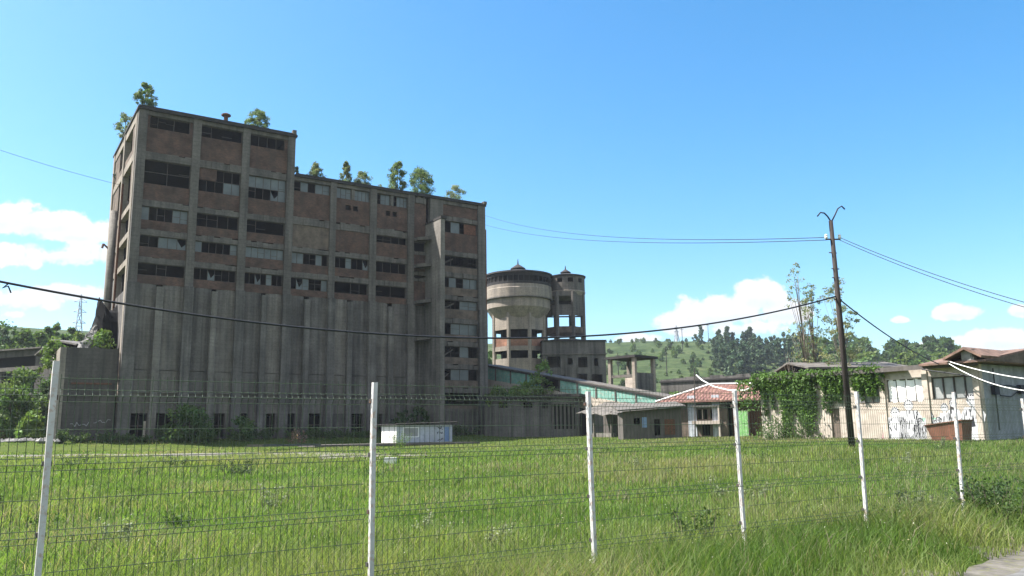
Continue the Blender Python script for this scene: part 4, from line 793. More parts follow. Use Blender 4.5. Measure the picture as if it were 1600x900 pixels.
# ------------------------------------------------------------------ far left sheds
F, Lw = frame_px((-60, 640), (58, 640), 118, 112); f1 = root('far_warehouse', F, 'long dark warehouse with a pale sheet roof at the far left', 'warehouse'); A_ = PP(F, f1); zt = F.uz(20, 548)[1]
A_('wall', 'bin', lambda m_: pierced(m_, 0, Lw, 1.0, zt, 0, .4, [(1, Lw - 1.2, zt - 2.3, zt - .9), (1, Lw * .4, zt - 6, zt - 3.2), (Lw * .5, Lw - 1, zt - 6, zt - 3.2)])); A_('back_wall', 'inside', lambda m_: m_.box(0, Lw, 4, 4.3, 1, zt)); A_('beam', 'slate', lambda m_: m_.box(0, Lw, -.3, .0, zt - 2.9, zt - 2.4))
A_('roof', 'slate', lambda m_: m_.hexa([(-.4, -.6, zt), (Lw + .4, -.6, zt), (Lw + .4, 9, zt + 1.2), (-.4, 9, zt + 1.2)], [(-.4, -.6, zt + .2), (Lw + .4, -.6, zt + .2), (Lw + .4, 9, zt + 1.4), (-.4, 9, zt + 1.4)]))
F, Lw = frame_px((58, 640), (104, 640), 108, 104); f2 = root('gabled_barn', F, 'dark gabled barn with a pale roof beside the far warehouse', 'barn'); A_ = PP(F, f2); e0 = F.uz(60, 552)[1]; a0 = F.uz(82, 534)[1]
A_('wall', 'bin', lambda m_: (m_.box(0, Lw, 0, 8, 1, e0), m_.prism_y([(0, e0), (Lw, e0), (Lw / 2, a0 - .2)], 0.01, .3)))
A_('roof', 'slate', lambda m_: (m_.hexa([(-.7, -.6, e0 - .4), (Lw / 2, -.6, a0), (Lw / 2, 9, a0), (-.7, 9, e0 - .4)], [(-.7, -.6, e0 - .2), (Lw / 2, -.6, a0 + .2), (Lw / 2, 9, a0 + .2), (-.7, 9, e0 - .2)]),
    m_.hexa([(Lw / 2, -.6, a0), (Lw + 2.2, -.6, e0 + .3), (Lw + 2.2, 9, e0 + .3), (Lw / 2, 9, a0)], [(Lw / 2 + .003, -.6, a0 + .197), (Lw + 2.2, -.6, e0 + .5), (Lw + 2.2, 9, e0 + .5), (Lw / 2 + .003, 9, a0 + .197)])))
F, Lw = frame_px((-40, 686), (27, 685), 84, 86); rc = root('rusty_container', F, 'low dark rusty container beneath the left hand trees', 'container'); A_ = PP(F, rc); zt = F.uz(10, 659)[1]
A_('body', 'rust', lambda m_: m_.box(0, Lw, 0, 2.4, .6, zt)); A_('rib', 'rust', lambda m_: [m_.box(x, x + .12, -.05, -.002, .6, zt) for x in np.linspace(.1, Lw - .2, 10)])

# ------------------------------------------------------------------ utility pole, cables, pylons
pb = hit(1332, 703); PY = pb[1]; pt = at(1298, 345, PY)
pl = empty('utility_pole', pb, 0, 'tall dark tarred utility pole with two curved horns at its top', 'pole')
def rel(o): return lambda p: tuple(np.array(p) - o)
R_ = rel(pb)
MB().tube([R_(pb - np.array([0, 0, .4])), R_(pb * .5 + pt * .5), R_(pt)], [.135, .11, .085], 10).build('post', M['tarwood'], pl, True)
for pix in ([(1299, 347), (1293, 338), (1288, 333), (1282, 332), (1277, 338)], [(1299, 347), (1305, 335), (1309, 326), (1315, 322), (1320, 327)]):
    pts = [R_(at(x, y, PY)) for x, y in pix]; MB().tube(pts, .032, 6).build('horn', M['cable'], pl, True)
m_ = MB(); m_.bar(R_(at(1290, 374, PY)), R_(at(1313, 374, PY)), .035, 5); m_.build('crossarm', M['frame'], pl)
for x in (1291, 1312):
    q = np.array(R_(at(x, 373, PY))); MB().lathe(q[0], q[1], [(.05, q[2] + .0), (.075, q[2] + .06), (.05, q[2] + .1), (.07, q[2] + .15), (.03, q[2] + .2)], 10).build('insulator', M['ceramic'], pl)
for (x, y) in ((1302, 395), (1306, 420), (1307, 434), (1310, 468)): q = np.array(R_(at(x, y, PY))); m_ = MB(); m_.bar(tuple(q - np.array([.2, .05, 0])), tuple(q + np.array([.16, .05, 0])), .025, 4); m_.build('step_iron', M['frame'], pl)
def sagline(pa, pb_, sag, n=40): return [tuple(np.array(pa) * (1 - s) + np.array(pb_) * s - np.array([0, 0, 4 * sag * s * (1 - s)])) for s in np.linspace(0, 1, n)]
def through(p0, Y0, pm, p1, Y1, ext=0.0, n=60):
    """cable hanging in a vertical plane between two points, its sag taken at one point between them"""
    a, b_ = at(*p0, Y0), at(*p1, Y1); lo, hi_ = 0., 1.
    def col(s): P = a * (1 - s) + b_ * s; v = P - CAM; return 800 + FPX * (v @ RT) / (v @ FW)
    for _ in range(50):
        mid = (lo + hi_) / 2
        if col(mid) < pm[0]: lo = mid
        else: hi_ = mid
    s = lo; Ym = a[1] * (1 - s) + b_[1] * s; zm = at(*pm, Ym)[2]; sag = ((a * (1 - s) + b_ * s)[2] - zm) / (4 * s * (1 - s)); out = []
    for t_ in np.linspace(-ext, 1, n): out.append(tuple(a * (1 - t_) + b_ * t_ - np.array([0, 0, 4 * sag * t_ * (1 - t_)])))
    return out
def cable(pts, r, label, mt='cable', name='power_cable', cat='cable'): o = MB().tube(pts, r, 5).build(name, M[mt], None, True); return tag(o, label, cat)
c1 = cable(through((0, 440), 20, (700, 527), (1306, 463), PY, .18), .032, 'thick dark cable sagging from the left edge across the silo block to the pole')
q = at(12, 444, 20.2); m_ = MB(); m_.tube([tuple(q), tuple(q + np.array([-.12, 0, -.1])), tuple(q + np.array([.02, 0, -.05])), tuple(q + np.array([.1, 0, -.22]))], .02, 5); m_.build('cable_tie', M['cable'], c1)
eb = FR.w(FR.uz(1478, 572)[0], -.82, ZE + .1)
cable([tuple(p) for p in sagline(at(1311, 467, PY), eb, .25)], .03, 'dark cable running down from the pole to the workshop roof')
for (y0, ym, lab) in ((336, 355, 'upper thin wire from the silo block to the pole crossarm'), (351, 366, 'lower thin wire from the silo block to the pole crossarm')):
    u, z = F0.uz(757, y0); a = F0.w(0, 0, z); cable(sagline(a, at(1291 if y0 < 340 else 1291, 371 if y0 < 340 else 375, PY), 1.1 if y0 < 340 else .9, 50), .016, lab)
for (y0, y1, lab) in ((371, 520, 'upper thin wire leaving the pole to the right edge'), (375, 530, 'lower thin wire leaving the pole to the right edge')): cable(sagline(at(1312, y0, PY), at(1800, y1, 26), .35), .013, lab)
cable(sagline(F0.w(-40.5, 9, F0.uz(185, 249)[1]), at(-150, 180, 70), .4), .02, 'thin wire from the left gable of the silo block to the left edge')
hp = ground_at(1086, 68); tag(MB().tube([tuple(hp), tuple(at(1085, 575, 68))], [.06, .04], 6).build('thin_pole', M['frame']), 'thin dark pole in front of the red tin roof', 'pole')
cable([tuple(at(1088, 586, 68)), tuple(at(1097, 594, 66)), tuple(at(1115, 604, 63)), tuple(at(1140, 610, 60)), tuple(at(1165, 610, 58.5)), tuple(FR.w(.2, -.3, 4.9))], .055, 'white hose curving past the red tin roof', 'hose', 'hose', 'hose')
def pylon(px, ytop, ybot, Y, label, wpx):
    base = at(px, ybot, Y); top = at(px, ytop, Y); h = top[2] - base[2]; w = wpx * Y / FPX / 2
    o = empty('power_pylon', base, .5, label, 'pylon'); m_ = MB(); lv = [(0, 1), (.25, .7), (.5, .42), (.7, .25), (.85, .16), (1, .03)]; t_ = .0009 * Y / 2
    for (s0, k0), (s1, k1) in zip(lv[:-1], lv[1:]):
        c0 = [(w * k0 * a, w * k0 * b_, h * s0) for a, b_ in ((-1, -1), (1, -1), (1, 1), (-1, 1))]; c1_ = [(w * k1 * a, w * k1 * b_, h * s1) for a, b_ in ((-1, -1), (1, -1), (1, 1), (-1, 1))]
        for i_ in range(4): m_.bar(c0[i_], c1_[i_], t_ * 1.2); m_.bar(c0[i_], c1_[(i_ + 1) % 4], t_ * .7); m_.bar(c0[(i_ + 1) % 4], c1_[i_], t_ * .7); m_.bar(c1_[i_], c1_[(i_ + 1) % 4], t_ * .7)
    m_.build('lattice_tower', M['pyl'], o); m_ = MB()
    for s in (.55, .72, .88): m_.bar((-w * .95, 0, h * s), (w * .95, 0, h * s), t_); m_.bar((-w * .95, 0, h * s), (0, 0, h * (s + .06)), t_ * .7); m_.bar((w * .95, 0, h * s), (0, 0, h * (s + .06)), t_ * .7)
    m_.build('crossarm', M['pyl'], o)
M['pyl'] = mat_plain('galvanised_steel', (.42, .43, .46), .6, var=.1)
pylon(119, 460, 560, 330, 'grey lattice pylon rising above the trees at the far left', 20); pylon(1058, 508, 545, 590, 'distant lattice pylon on the bare hill crest', 10)

# ------------------------------------------------------------------ mesh fence
FB = np.array([-3.404, 6.102, .156]); FS = np.array([2.086, 1.467, -.005]); FH = 1.968
fa = math.atan2(FS[1], FS[0]); FLen = float(np.hypot(FS[0], FS[1]))
FF = Frame(tuple(FB - np.array([0, 0, .03])), fa)
fe = empty('mesh_fence', FF.O, fa, 'green welded mesh fence on peeling white posts along the meadow edge', 'fence')
topx = {0: (88, 565), 1: (582, 598), 2: (914, 612), 3: (1142, 610), 4: (1333, 612), 5: (1485, 613)}; botx = {0: (57, 895), 1: (575, 895), 2: (925, 895), 3: (1160, 862), 4: (1351, 835), 5: (1502, 812)}
toplocal = {}
for k_ in range(-2, 9):
    p = FB + FS * k_; gb = gzf(p[0], p[1]); u = FLen * k_; tx = 0; ty = 0; zt = FH
    if k_ in topx:
        T = at(*topx[k_], p[1]); Bm = at(*botx[k_], p[1]); lt = np.array([T[0] - p[0], 0, 0]) @ FF.x; zt = T[2] - FF.O[2]
        s = (Bm[2] - (gb - .1)) / (T[2] - Bm[2]); bx = Bm[0] - (T[0] - Bm[0]) * s; off0 = (bx - p[0]); off1 = (T[0] - p[0])
    else: off0 = off1 = 0
    m_ = MB(); n_ = 9; w_ = .021; rr2 = random.Random(k_ + 50)
    pts = [(u + (off0 * (1 - s) + off1 * s) * FF.x[0] + .004 * sin(s * 5 + k_), (off0 * (1 - s) + off1 * s) * FF.y[0] - .05, (gb - .1 - FF.O[2]) * (1 - s) + zt * s) for s in np.linspace(0, 1, n_)]
    vs = []; fs = []
    for (x, y, z) in pts: vs += [(x - w_, y - w_, z), (x + w_, y - w_, z), (x + w_, y + w_, z), (x - w_, y + w_, z)]
    for q in range(n_ - 1):
        for j_ in range(4): fs.append((q * 4 + j_, q * 4 + (j_ + 1) % 4, (q + 1) * 4 + (j_ + 1) % 4, (q + 1) * 4 + j_))
    fs += [(3, 2, 1, 0), tuple((n_ - 1) * 4 + j_ for j_ in range(4))]; m_.add(vs, fs); po = m_.build('post', M['white'], fe)
    m_ = MB(); 
    for zz in (.35, .8, 1.3, 1.78):
        s = zz / zt; x = pts[0][0] * (1 - s) + pts[-1][0] * s; y = pts[0][1] * (1 - s) + pts[-1][1] * s; m_.box(x - w_ - .008, x + w_ + .012, y + w_ - .01, y + w_ + .03, zz - .018, zz + .018)
    m_.build('clamp', M['frame'], po)
folds = [(.285, 3), (.54, 1), (.79, 3), (1.05, 1), (1.3, 3), (1.55, 1), (1.8, 3), (.04, 1), (1.93, 1)]
def prof(z):
    d = 0
    for zf, n_ in folds:
        if n_ == 3: d = max(d, .035 * max(0, 1 - abs(z - zf) / .05))
    return d
for k_ in range(-2, 8):
    m_ = MB(); u0 = FLen * k_ + .04; u1 = FLen * (k_ + 1) - .04; n_ = 46; rr2 = random.Random(k_ * 7 + 3); jz = rr2.uniform(-.012, .012); bow = rr2.uniform(-.02, .03)
    zs = sorted({.0, .12, .42, .66, .92, 1.17, 1.42, 1.67, 1.96, *[zf + dz for zf, q in folds if q == 3 for dz in (-.05, 0, .05)]})
    yb = lambda x, z: bow * sin(pi * (x - u0) / (u1 - u0)) * sin(z * 1.4) - prof(z)
    for q in range(n_ + 1):
        x = u0 + (u1 - u0) * q / n_; dx = rr2.uniform(-.004, .004); m_.tube([(x + dx * sin(z * 2), yb(x, z), z + jz) for z in zs], .0024, 4)
    for zf, c in folds:
        for dz in ((-.045, 0, .045) if c == 3 else (0,)):
            z = zf + dz; m_.tube([(u0 + (u1 - u0) * s, yb(u0 + (u1 - u0) * s, z) - .005, z + jz) for s in np.linspace(0, 1, 9)], .0028, 4)
    m_.build('mesh_panel', M['wire'], fe)

# ------------------------------------------------------------------ trees and shrubs
def crown(r, h, rx, shape, nclump, nleaf, lsize, base_col, zlo=.25, spread=.5, droop=0.):
    """leaf clumps in an uneven crown; returns clump centres, leaf arrays"""
    C = []; tries = 0
    while len(C) < nclump and tries < 8000:
        tries += 1; s = r.uniform(zlo, 1.0); k_ = shape((s - zlo) / (1 - zlo)); a = r.uniform(0, 2 * pi); q = rx * k_ * math.sqrt(r.uniform(.05, 1)); C.append((q * cos(a), q * sin(a), s * h))
    C = np.array(C); cr_ = spread * rx * r.uniform(.55, 1.15, len(C)); idx = r.integers(0, len(C), nleaf); dv = r.normal(size=(nleaf, 3)); dv /= np.linalg.norm(dv, axis=1)[:, None]
    pos = C[idx] + dv * (cr_[idx] * r.uniform(.35, 1, nleaf))[:, None] * np.array([1, 1, .8]); cl = r.uniform(.7, 1.3, len(C))[idx] * r.uniform(.8, 1.2, nleaf)
    hue = r.uniform(-.1, .18, len(C))[idx]; col = np.array(base_col)[None, :] * cl[:, None]; col[:, 0] *= 1 + hue; col[:, 2] *= 1 - hue * .5
    return C, leaf_arrays(pos, lsize * r.uniform(.6, 1.3, nleaf), col, r, droop)
OVAL = lambda t: math.sqrt(max(0, 1 - (2 * t - .85) ** 2 * .95)) if t < .95 else .3
CONE = lambda t: .12 + .88 * (1 - t) ** .8
COLM = lambda t: .35 + .65 * sin(pi * min(1, t * .9 + .12))
BUSH = lambda t: math.sqrt(max(.05, 1 - t * t))
def tree(name, label, cat, base, h, rx, shape, base_col, seed, nclump=40, nleaf=2500, lsize=.2, zlo=.25, group=None, mt='leaf', bark='bark', trunk_r=None, spread=.5, lean=(0, 0), nlimb=10, droop=0.):
    r = np.random.default_rng(seed); o = empty(name, base, r.uniform(0, 6), label, cat, group); C, (V_, F_, K_) = crown(r, h, rx, shape, nclump, nleaf, lsize, base_col, zlo, spread, droop)
    V_[:, 0] += lean[0] * V_[:, 2]; V_[:, 1] += lean[1] * V_[:, 2]
    tr = trunk_r or h * .018; m_ = MB(); top = (lean[0] * h * .92, lean[1] * h * .92, h * .92); m_.tube([(0, 0, -.3), (lean[0] * h * .4 + tr, lean[1] * h * .4, h * .4), top], [tr * 1.3, tr * .9, tr * .2], 7)
    for q in r.choice(len(C), min(nlimb, len(C)), replace=False):
        c = C[q]; z0 = max(.12 * h, c[2] * r.uniform(.45, .75)); m_.tube([(lean[0] * z0, lean[1] * z0, z0), (c[0] * .45 + lean[0] * c[2], c[1] * .45 + lean[1] * c[2], z0 + (c[2] - z0) * .6), (c[0] + lean[0] * c[2], c[1] + lean[1] * c[2], c[2])], [tr * .42, tr * .25, tr * .08], 5)
    m_.build('trunk', M[bark], o, True); np_mesh('crown', V_, F_, 4, M[mt], o, K_); return o
G1 = (.1, .16, .05); G2 = (.07, .125, .04); G3 = (.125, .2, .055); GD = (.045, .08, .035); GP = (.17, .215, .135); GR = (.13, .19, .085)
r_roof = random.Random(5)
def roofbase(px, py, v): u, z = F0.uz(px, py, v); zr = 34.6 if u < -24.6 else 30.12; return F0.w(u, v, zr - .05)
for (px, yt, yb_, hw, v, sh_, nl, lab) in [(227, 124, 165, 15, 1.2, COLM, 900, 'slim pale birch on the left front corner of the tower roof'), (402, 160, 199, 17, 2.0, OVAL, 900, 'leafy young birch near the right end of the tower roof'),
        (495, 252, 278, 15, 1.5, CONE, 500, 'small pointed shrub near the left end of the lower roof'), (540, 250, 288, 11, 1.5, CONE, 600, 'narrow pointed sapling left of the loose bush on the lower roof'), (566, 266, 290, 16, 1.5, OVAL, 500, 'loose pale bush beside the narrow sapling on the lower roof'),
        (620, 252, 299, 14, 1.5, OVAL, 1100, 'tall oval birch in the middle of the lower roof'), (658, 267, 307, 20, 1.0, OVAL, 1500, 'round dense bush right of the oval birch on the lower roof'), (712, 292, 316, 17, 1.2, BUSH, 420, 'thin sparse bush near the right end of the lower roof'),
        (463, 257, 271, 6, .8, BUSH, 120, 'tiny weed in the angle between tower and lower roof'), (594, 285, 294, 7, 1, BUSH, 90, 'tiny low tuft between bush and birch on the lower roof')]:
    b_ = roofbase(px, yb_ - 2, v); dist = b_[1]; h = (yb_ - yt) * dist / FPX * 1.12; tree('roof_tree', lab, 'tree', b_, h, hw * dist / FPX * 1.1, sh_, GP if nl < 800 else GR, px, max(18, nl // 12), nl * 6, .082, .08, 'trees growing on the roofs', 'leaf', 'palebark', .035, .33, (r_roof.uniform(-.08, .08), 0), 16)
b_ = F0.w(-40.3, 10.5, 34.4); tree('roof_tree', 'pale birch at the left gable edge of the tower roof', 'tree', b_, 2.9, 1.0, COLM, GP, 77, 30, 1600, .11, .1, 'trees growing on the roofs', 'leaf', 'palebark', .05, .42)
b_ = F0.w(-40.5, 15.5, 30.2); tree('gable_weed', 'thin bluish weed sticking out of the left gable ledge', 'plant', b_, 1.4, .7, BUSH, (.08, .09, .1), 78, 8, 120, .13, .1, None, 'leaf', 'palebark', .04, .42, (-.4, 0))
# at the foot of the block and on the heaps
def gnd(px, Y): p = at(px, 690, Y); return np.array([p[0], p[1], gzf(p[0], p[1]) - .05])
for (px, Y, h, rx, nl, col_, lab) in [(297, 80, 3.5, 2.1, 2600, G2, 'large round dark bush against the silo wall near its left corner'), (376, 83, 2.0, 1.5, 1300, G2, 'smaller low bush against the silo wall right of the round one'), (633, 90, 3.0, 1.6, 1300, GD, 'dark bush behind the site cabin left of its pair'), (655, 91.5, 3.4, 1.3, 1200, GD, 'dark upright bush between the site cabin and the shaft'),
        (780, 98, 1.9, 1.7, 1300, G3, 'light green bush on the shed roof edge nearest the silo block'), (822, 97, 2.4, 2.2, 1800, G3, 'light green wide bush in the middle of the shed roof edge'), (800, 99, 1.7, 1.6, 1100, G1, 'low green bush squeezed between the two light ones by the gallery')]:
    p = F0.w(F0.uz(px, 660, -2.2)[0], -2.2, 0) if px < 640 else (F0.w(F0.uz(px, 660, -1.6)[0], -1.6, 0) if px < 700 else gnd(px, Y)); p[2] = gzf(p[0], p[1]) - .1 if px < 700 else 4.9
    tree('bush', lab, 'bush', p, h, rx, BUSH, col_, px + 5, max(14, nl // 45), nl, .17, .05, None, 'leaf', 'bark', .06, .4)
p = gnd(848, 97); p[2] = 3.5; tree('sapling', 'tall thin light green sapling in front of the teal gallery', 'tree', p, 6.6, 1.3, COLM, G3, 848, 40, 1500, .16, .2, None, 'leaf', 'bark', .06, .5)
p = F0.w(-41.6, 3.0, 8.6); tree('bush', 'green bush growing on the stone heap beside the silo corner', 'bush', p, 3.2, 1.7, BUSH, G1, 31, 26, 1300, .17, .05, None, 'leaf', 'bark', .05, .42)
p = F0.w(-45.6, 5.0, 8.0); tree('bush', 'green bush spilling over the left edge of the concrete box', 'bush', p, 3.0, 1.4, BUSH, G1, 32, 22, 1000, .17, .05, None, 'leaf', 'bark', .05, .42)
p = gnd(466, 78); tree('dead_shrub', 'dry pinkish dead shrub at the near end of the timber platform', 'shrub', p, 1.6, 1.0, BUSH, (.2, .14, .13), 33, 14, 260, .1, .1, None, 'leaf', 'palebark', .04, .5, nlimb=14)
p = gnd(1060, 104); p[2] += 1.5; tree('bush', 'light bush in front of the far grey wall', 'bush', p, 3.6, 1.3, BUSH, G3, 34, 18, 700, .2, .05, None, 'leaf', 'bark', .05, .42)
# left hand trees
k_ = 0
for (px, Y, yt, hw, col_, sh_, lab) in [(30, 90, 585, 46, G1, BUSH, 'broad light green tree crown left of the concrete box, below the warehouse'), (72, 88, 600, 30, G2, BUSH, 'dark low tree close to the left fence post'), (12, 84, 612, 40, G2, BUSH, 'dark tree at the left picture edge above the rusty container'), (45, 80, 645, 22, G3, BUSH, 'bright green round bush in front of the left hand trees'), (-25, 92, 600, 40, G1, BUSH, 'green tree cut off by the left picture edge'), (84, 92, 572, 24, G1, BUSH, 'green tree directly left of the concrete box')]:
    k_ += 1; p = gnd(px, Y); h = at(px, yt, Y)[2] - p[2]; rx = hw * Y / FPX; nl = int(1200 * rx); tree('leafy_tree' if yt < 640 else 'bush', lab, 'tree' if yt < 640 else 'bush', p, h, rx, sh_, col_, 200 + k_, 50, nl, .21, .04, None, 'leaf', 'bark', .14, .38)
for (px, yt, hw, sh_) in [(-10, 505, 34, OVAL), (22, 512, 26, OVAL), (62, 508, 14, CONE), (72, 505, 12, CONE), (98, 506, 14, CONE), (115, 520, 20, OVAL), (140, 512, 16, OVAL), (160, 522, 22, OVAL), (40, 528, 24, OVAL), (178, 535, 20, OVAL), (-45, 500, 30, OVAL), (128, 528, 18, OVAL), (0, 530, 30, OVAL), (50, 522, 22, OVAL), (85, 520, 20, OVAL), (108, 530, 22, OVAL), (150, 530, 24, OVAL), (70, 532, 26, OVAL), (30, 522, 26, OVAL), (170, 540, 22, OVAL), (12, 518, 20, OVAL)]:
    k_ += 1; Y = 150 + (k_ % 4) * 6; p = gnd(px, Y); h = at(px, yt, Y)[2] - p[2]; rx = hw * Y / FPX; tree('tall_tree', 'green tree in the wooded belt behind the far left sheds', 'tree', p, h, rx, sh_, G2 if k_ % 2 else G1, 300 + k_, 60, 2200, .42, .08, 'trees behind the far left sheds', 'leaf', 'bark', .25, .42)
# sparse poplars behind the ivy building
for (px, Y, yt, hw, nl, lab, ln) in [(1270, 76, 408, 22, 420, 'tall nearly bare poplar left of the utility pole', (-.02, 0)), (1284, 76.5, 440, 20, 420, 'thinner bare poplar stem beside the tall one', (.03, 0)), (1330, 74, 432, 30, 1000, 'sparse leafy poplar right behind the utility pole', (.03, 0))]:
    p = gnd(px, Y); h = at(px, yt, Y)[2] - p[2]; tree('poplar', lab, 'tree', p, h, hw * Y / FPX, COLM, (.2, .235, .14), px, 80, int(nl * 3.2), .1, .32, None, 'leaf', 'palebark', .085, .26, ln, 40)
p = gnd(1236, 75); tree('bare_tree', 'small leafless tree left of the two poplars', 'tree', p, 7.6, 1.2, COLM, (.1, .1, .06), 61, 14, 14, .1, .5, None, 'leaf', 'palebark', .07, .3, (-.06, 0), 14)
# ivy
iv = empty('ivy', FR.O, FR.a, 'thick green ivy hanging in strands down the left half of the workshop wall', 'ivy'); r = np.random.default_rng(5)
pos = []; st_ = MB(FR.O[2])
ua, ub = -.3, FR.uz(1384, 620)[0]
for q in range(120):
    u = r.uniform(ua, ub); t_ = (u - ua) / (ub - ua); full = 1 if .05 < t_ < .62 else .45
    ln = .5 + r.uniform(0, 1) ** 1.6 * 2.3 * full + (1.9 if (.24 < t_ < .5 and r.random() < .7) else 0)
    if t_ > .62: ln = r.uniform(.4, 2.2) if r.random() < .35 else .2
    ln = min(ln, 4.3); n_ = int(ln * 85); s = r.uniform(0, 1, n_) ** .8; thick = .07 + .14 * (1 - s)
    pos.append(np.stack([u + r.normal(size=n_) * (.07 + .07 * (1 - s)) + .1 * np.sin(s * 5 + u), -.12 - np.abs(r.normal(size=n_)) * thick - .12 * (1 - s), ZE + .22 - s * ln], 1)); st_.tube([(u, -.1, ZE + .1), (u + .05, -.08, ZE - ln * .5), (u + r.uniform(-.2, .2), -.06, ZE - ln)], .02, 4)
n_ = 1500; t_ = r.uniform(0, 1, n_) ** 2; pos.append(np.stack([ua + (ub - ua) * t_, r.uniform(-.5, 1.2, n_), ZE + .16 + np.abs(r.normal(size=n_)) * .1 * (1 + np.sin(t_ * 31))], 1))
n_ = 700; pos.append(np.stack([r.uniform(ua - 1.2, ua + .6, n_), r.uniform(-.9, -.2, n_), ZE - r.uniform(0, 1, n_) ** 2 * 2.2], 1))
n_ = 420; pos.append(np.stack([r.uniform(ua, ua + (ub - ua) * .55, n_), -.2 - np.abs(r.normal(size=n_)) * .5, 1.0 + r.uniform(0, 1, n_) ** 1.5 * 1.7], 1))
pos = np.concatenate(pos); pos[:, 2] -= FR.O[2]; cl = r.uniform(.6, 1.4, len(pos))[:, None] * (1 + .35 * vnoise(pos[:, 0], pos[:, 2], 3.5, 2))[:, None]; V_, F_, K_ = leaf_arrays(pos, .1 * r.uniform(.6, 1.3, len(pos)), np.array((.085, .15, .04))[None] * np.clip(cl, .4, 1.7), r, .6)
np_mesh('foliage', V_, F_, 4, M['leaf'], iv, K_); st_.build('stems', M['bark'], iv)
# distant trees on the hillside
def far_mesh(name, seed, h, rx, shape, col_, mt, nl, ls, zlo):
    r = np.random.default_rng(seed); C, (V_, F_, K_) = crown(r, h, rx, shape, 30, nl, ls, col_, zlo, .42); o = np_mesh(name, V_, F_, 4, M[mt], None, K_); m_ = o.data; COL.objects.unlink(o); bpy.data.objects.remove(o); return m_
con = [far_mesh('conifer', 500 + q, 14, 3.0, CONE, (.06, .1, .055), 'needle', 900, .75, .02) for q in range(3)]; bro = [far_mesh('hill_tree', 510 + q, 10, 4.6, OVAL, c_, 'leaf', 800, .85, .02) for q, c_ in enumerate((G2, G1, (.05, .085, .03)))]
def put(me, name, label, cat, grp, px, Y, s, r): p = gnd(px, Y); o = bpy.data.objects.new(name, me); COL.objects.link(o); o.location = tuple(p - np.array([0, 0, .3])); o.rotation_euler = (0, 0, r.uniform(0, 6)); k2 = s * r.uniform(.8, 1.2); o.scale = (k2, k2, k2 * r.uniform(.9, 1.2)); return tag(o, label, cat, grp)
r = random.Random(3)
for q in range(85): put(con[q % 3], 'conifer', 'dark conifer standing in the plantation on the hill', 'conifer', 'conifers on the hillside', 1262 - 140 * r.random() ** 1.5, r.uniform(330, 440), .72, r)
for (px, Y) in ((1127, 360), (1104, 470), (1146, 330), (1154, 325), (1170, 330), (1165, 300)): put(con[q % 3], 'conifer', 'dark conifer standing in the plantation on the hill', 'conifer', 'conifers on the hillside', px, Y, .75, r)
for q in range(60): put(bro[q % 3], 'hill_tree', 'green leafy tree on the wooded slope behind the workshop', 'tree', 'leafy trees on the slope behind the workshop', r.uniform(1265, 1500), r.uniform(260, 400), 1.0, r)
for q in range(34): put(con[q % 3], 'conifer', 'dark conifer mixed into the wooded slope behind the workshop', 'conifer', 'conifers on the slope behind the workshop', r.uniform(1265, 1480), r.uniform(300, 420), .75, r)
for q in range(150): put(bro[q % 3], 'hill_shrub', 'low green shrub scattered over the open hillside', 'shrub', 'shrubs on the open hillside', r.uniform(945, 1200), 200 + 360 * r.random() ** .8, r.uniform(.12, .4), r)
for q in range(60): put(bro[q % 3], 'thicket_bush', 'light green bush in the thicket at the foot of the hill', 'bush', 'bushes at the foot of the hill', r.uniform(940, 1215), r.uniform(150, 200), r.uniform(.35, .6), r)
put(bro[0], 'leafy_tree', 'dark tree seen between the silo block and the big round tank', 'tree', None, 752, 175, 1.3, r)
for (px, Y, h) in ((1047, 330, 12), (1074, 430, 12), (1116, 520, 12), (970, 330, 10)):
    p = gnd(px, Y); m_ = MB(); m_.tube([(0, 0, 0), (0, 0, h)], [.2, .14], 5); m_.bar((-.9, 0, h - 1), (.9, 0, h - 1), .1); o = m_.build('hill_pole', M['tarwood']); o.location = tuple(p); tag(o, 'thin wooden line pole standing on the open hillside', 'pole', 'line poles on the hillside')

# ------------------------------------------------------------------ rubble, weeds and meadow grass
r = np.random.default_rng(8); m_ = MB()
for q in range(170):
    px = r.uniform(-40, 92); Y = r.uniform(73, 79); p = gnd(px, Y); s = r.uniform(.15, .5); vs = [(p[0] + s * r.uniform(.6, 1.2) * a, p[1] + s * r.uniform(.6, 1.2) * b_, p[2] + .1 + s * .7 * c * r.uniform(.5, 1)) for a, b_, c in ((1, 0, 0), (0, 1, 0), (-1, 0, 0), (0, -1, 0), (0, 0, 1), (0, 0, -1))]
    m_.add(vs, [(0, 1, 4), (1, 2, 4), (2, 3, 4), (3, 0, 4), (1, 0, 5), (2, 1, 5), (3, 2, 5), (0, 3, 5)])
tag(m_.build('rubble', M['rock']), 'strip of grey broken stone at the foot of the left hand trees', None, None, 'stuff')
def weed(px, Y, h, w, n, col_, label, seed, group=None):
    r = np.random.default_rng(seed); p = gnd(px, Y); o = empty('weed_clump', p, 0, label, 'weed', group); st_ = MB(); P_ = []
    for q in range(max(6, n // 40)):
        a = r.uniform(0, 6.3); d = w * math.sqrt(r.random()); hh = h * r.uniform(.5, 1); tip = (d * 1.25 * cos(a), d * 1.25 * sin(a), hh); st_.tube([(d * .8 * cos(a), d * .8 * sin(a), 0), tip], [.008, .003], 4); s = r.uniform(.05, 1, 70); P_.append(np.stack([tip[0] * s, tip[1] * s, hh * s], 1) + r.normal(size=(70, 3)) * .06 * h)
    P_ = np.concatenate(P_); V_, F_, K_ = leaf_arrays(P_, .036 * h ** .5 * r.uniform(.6, 1.3, len(P_)), np.array(col_)[None] * r.uniform(.7, 1.3, len(P_))[:, None], r); np_mesh('leaves', V_, F_, 4, M['leaf'], o, K_); st_.build('stems', M['bark'], o)
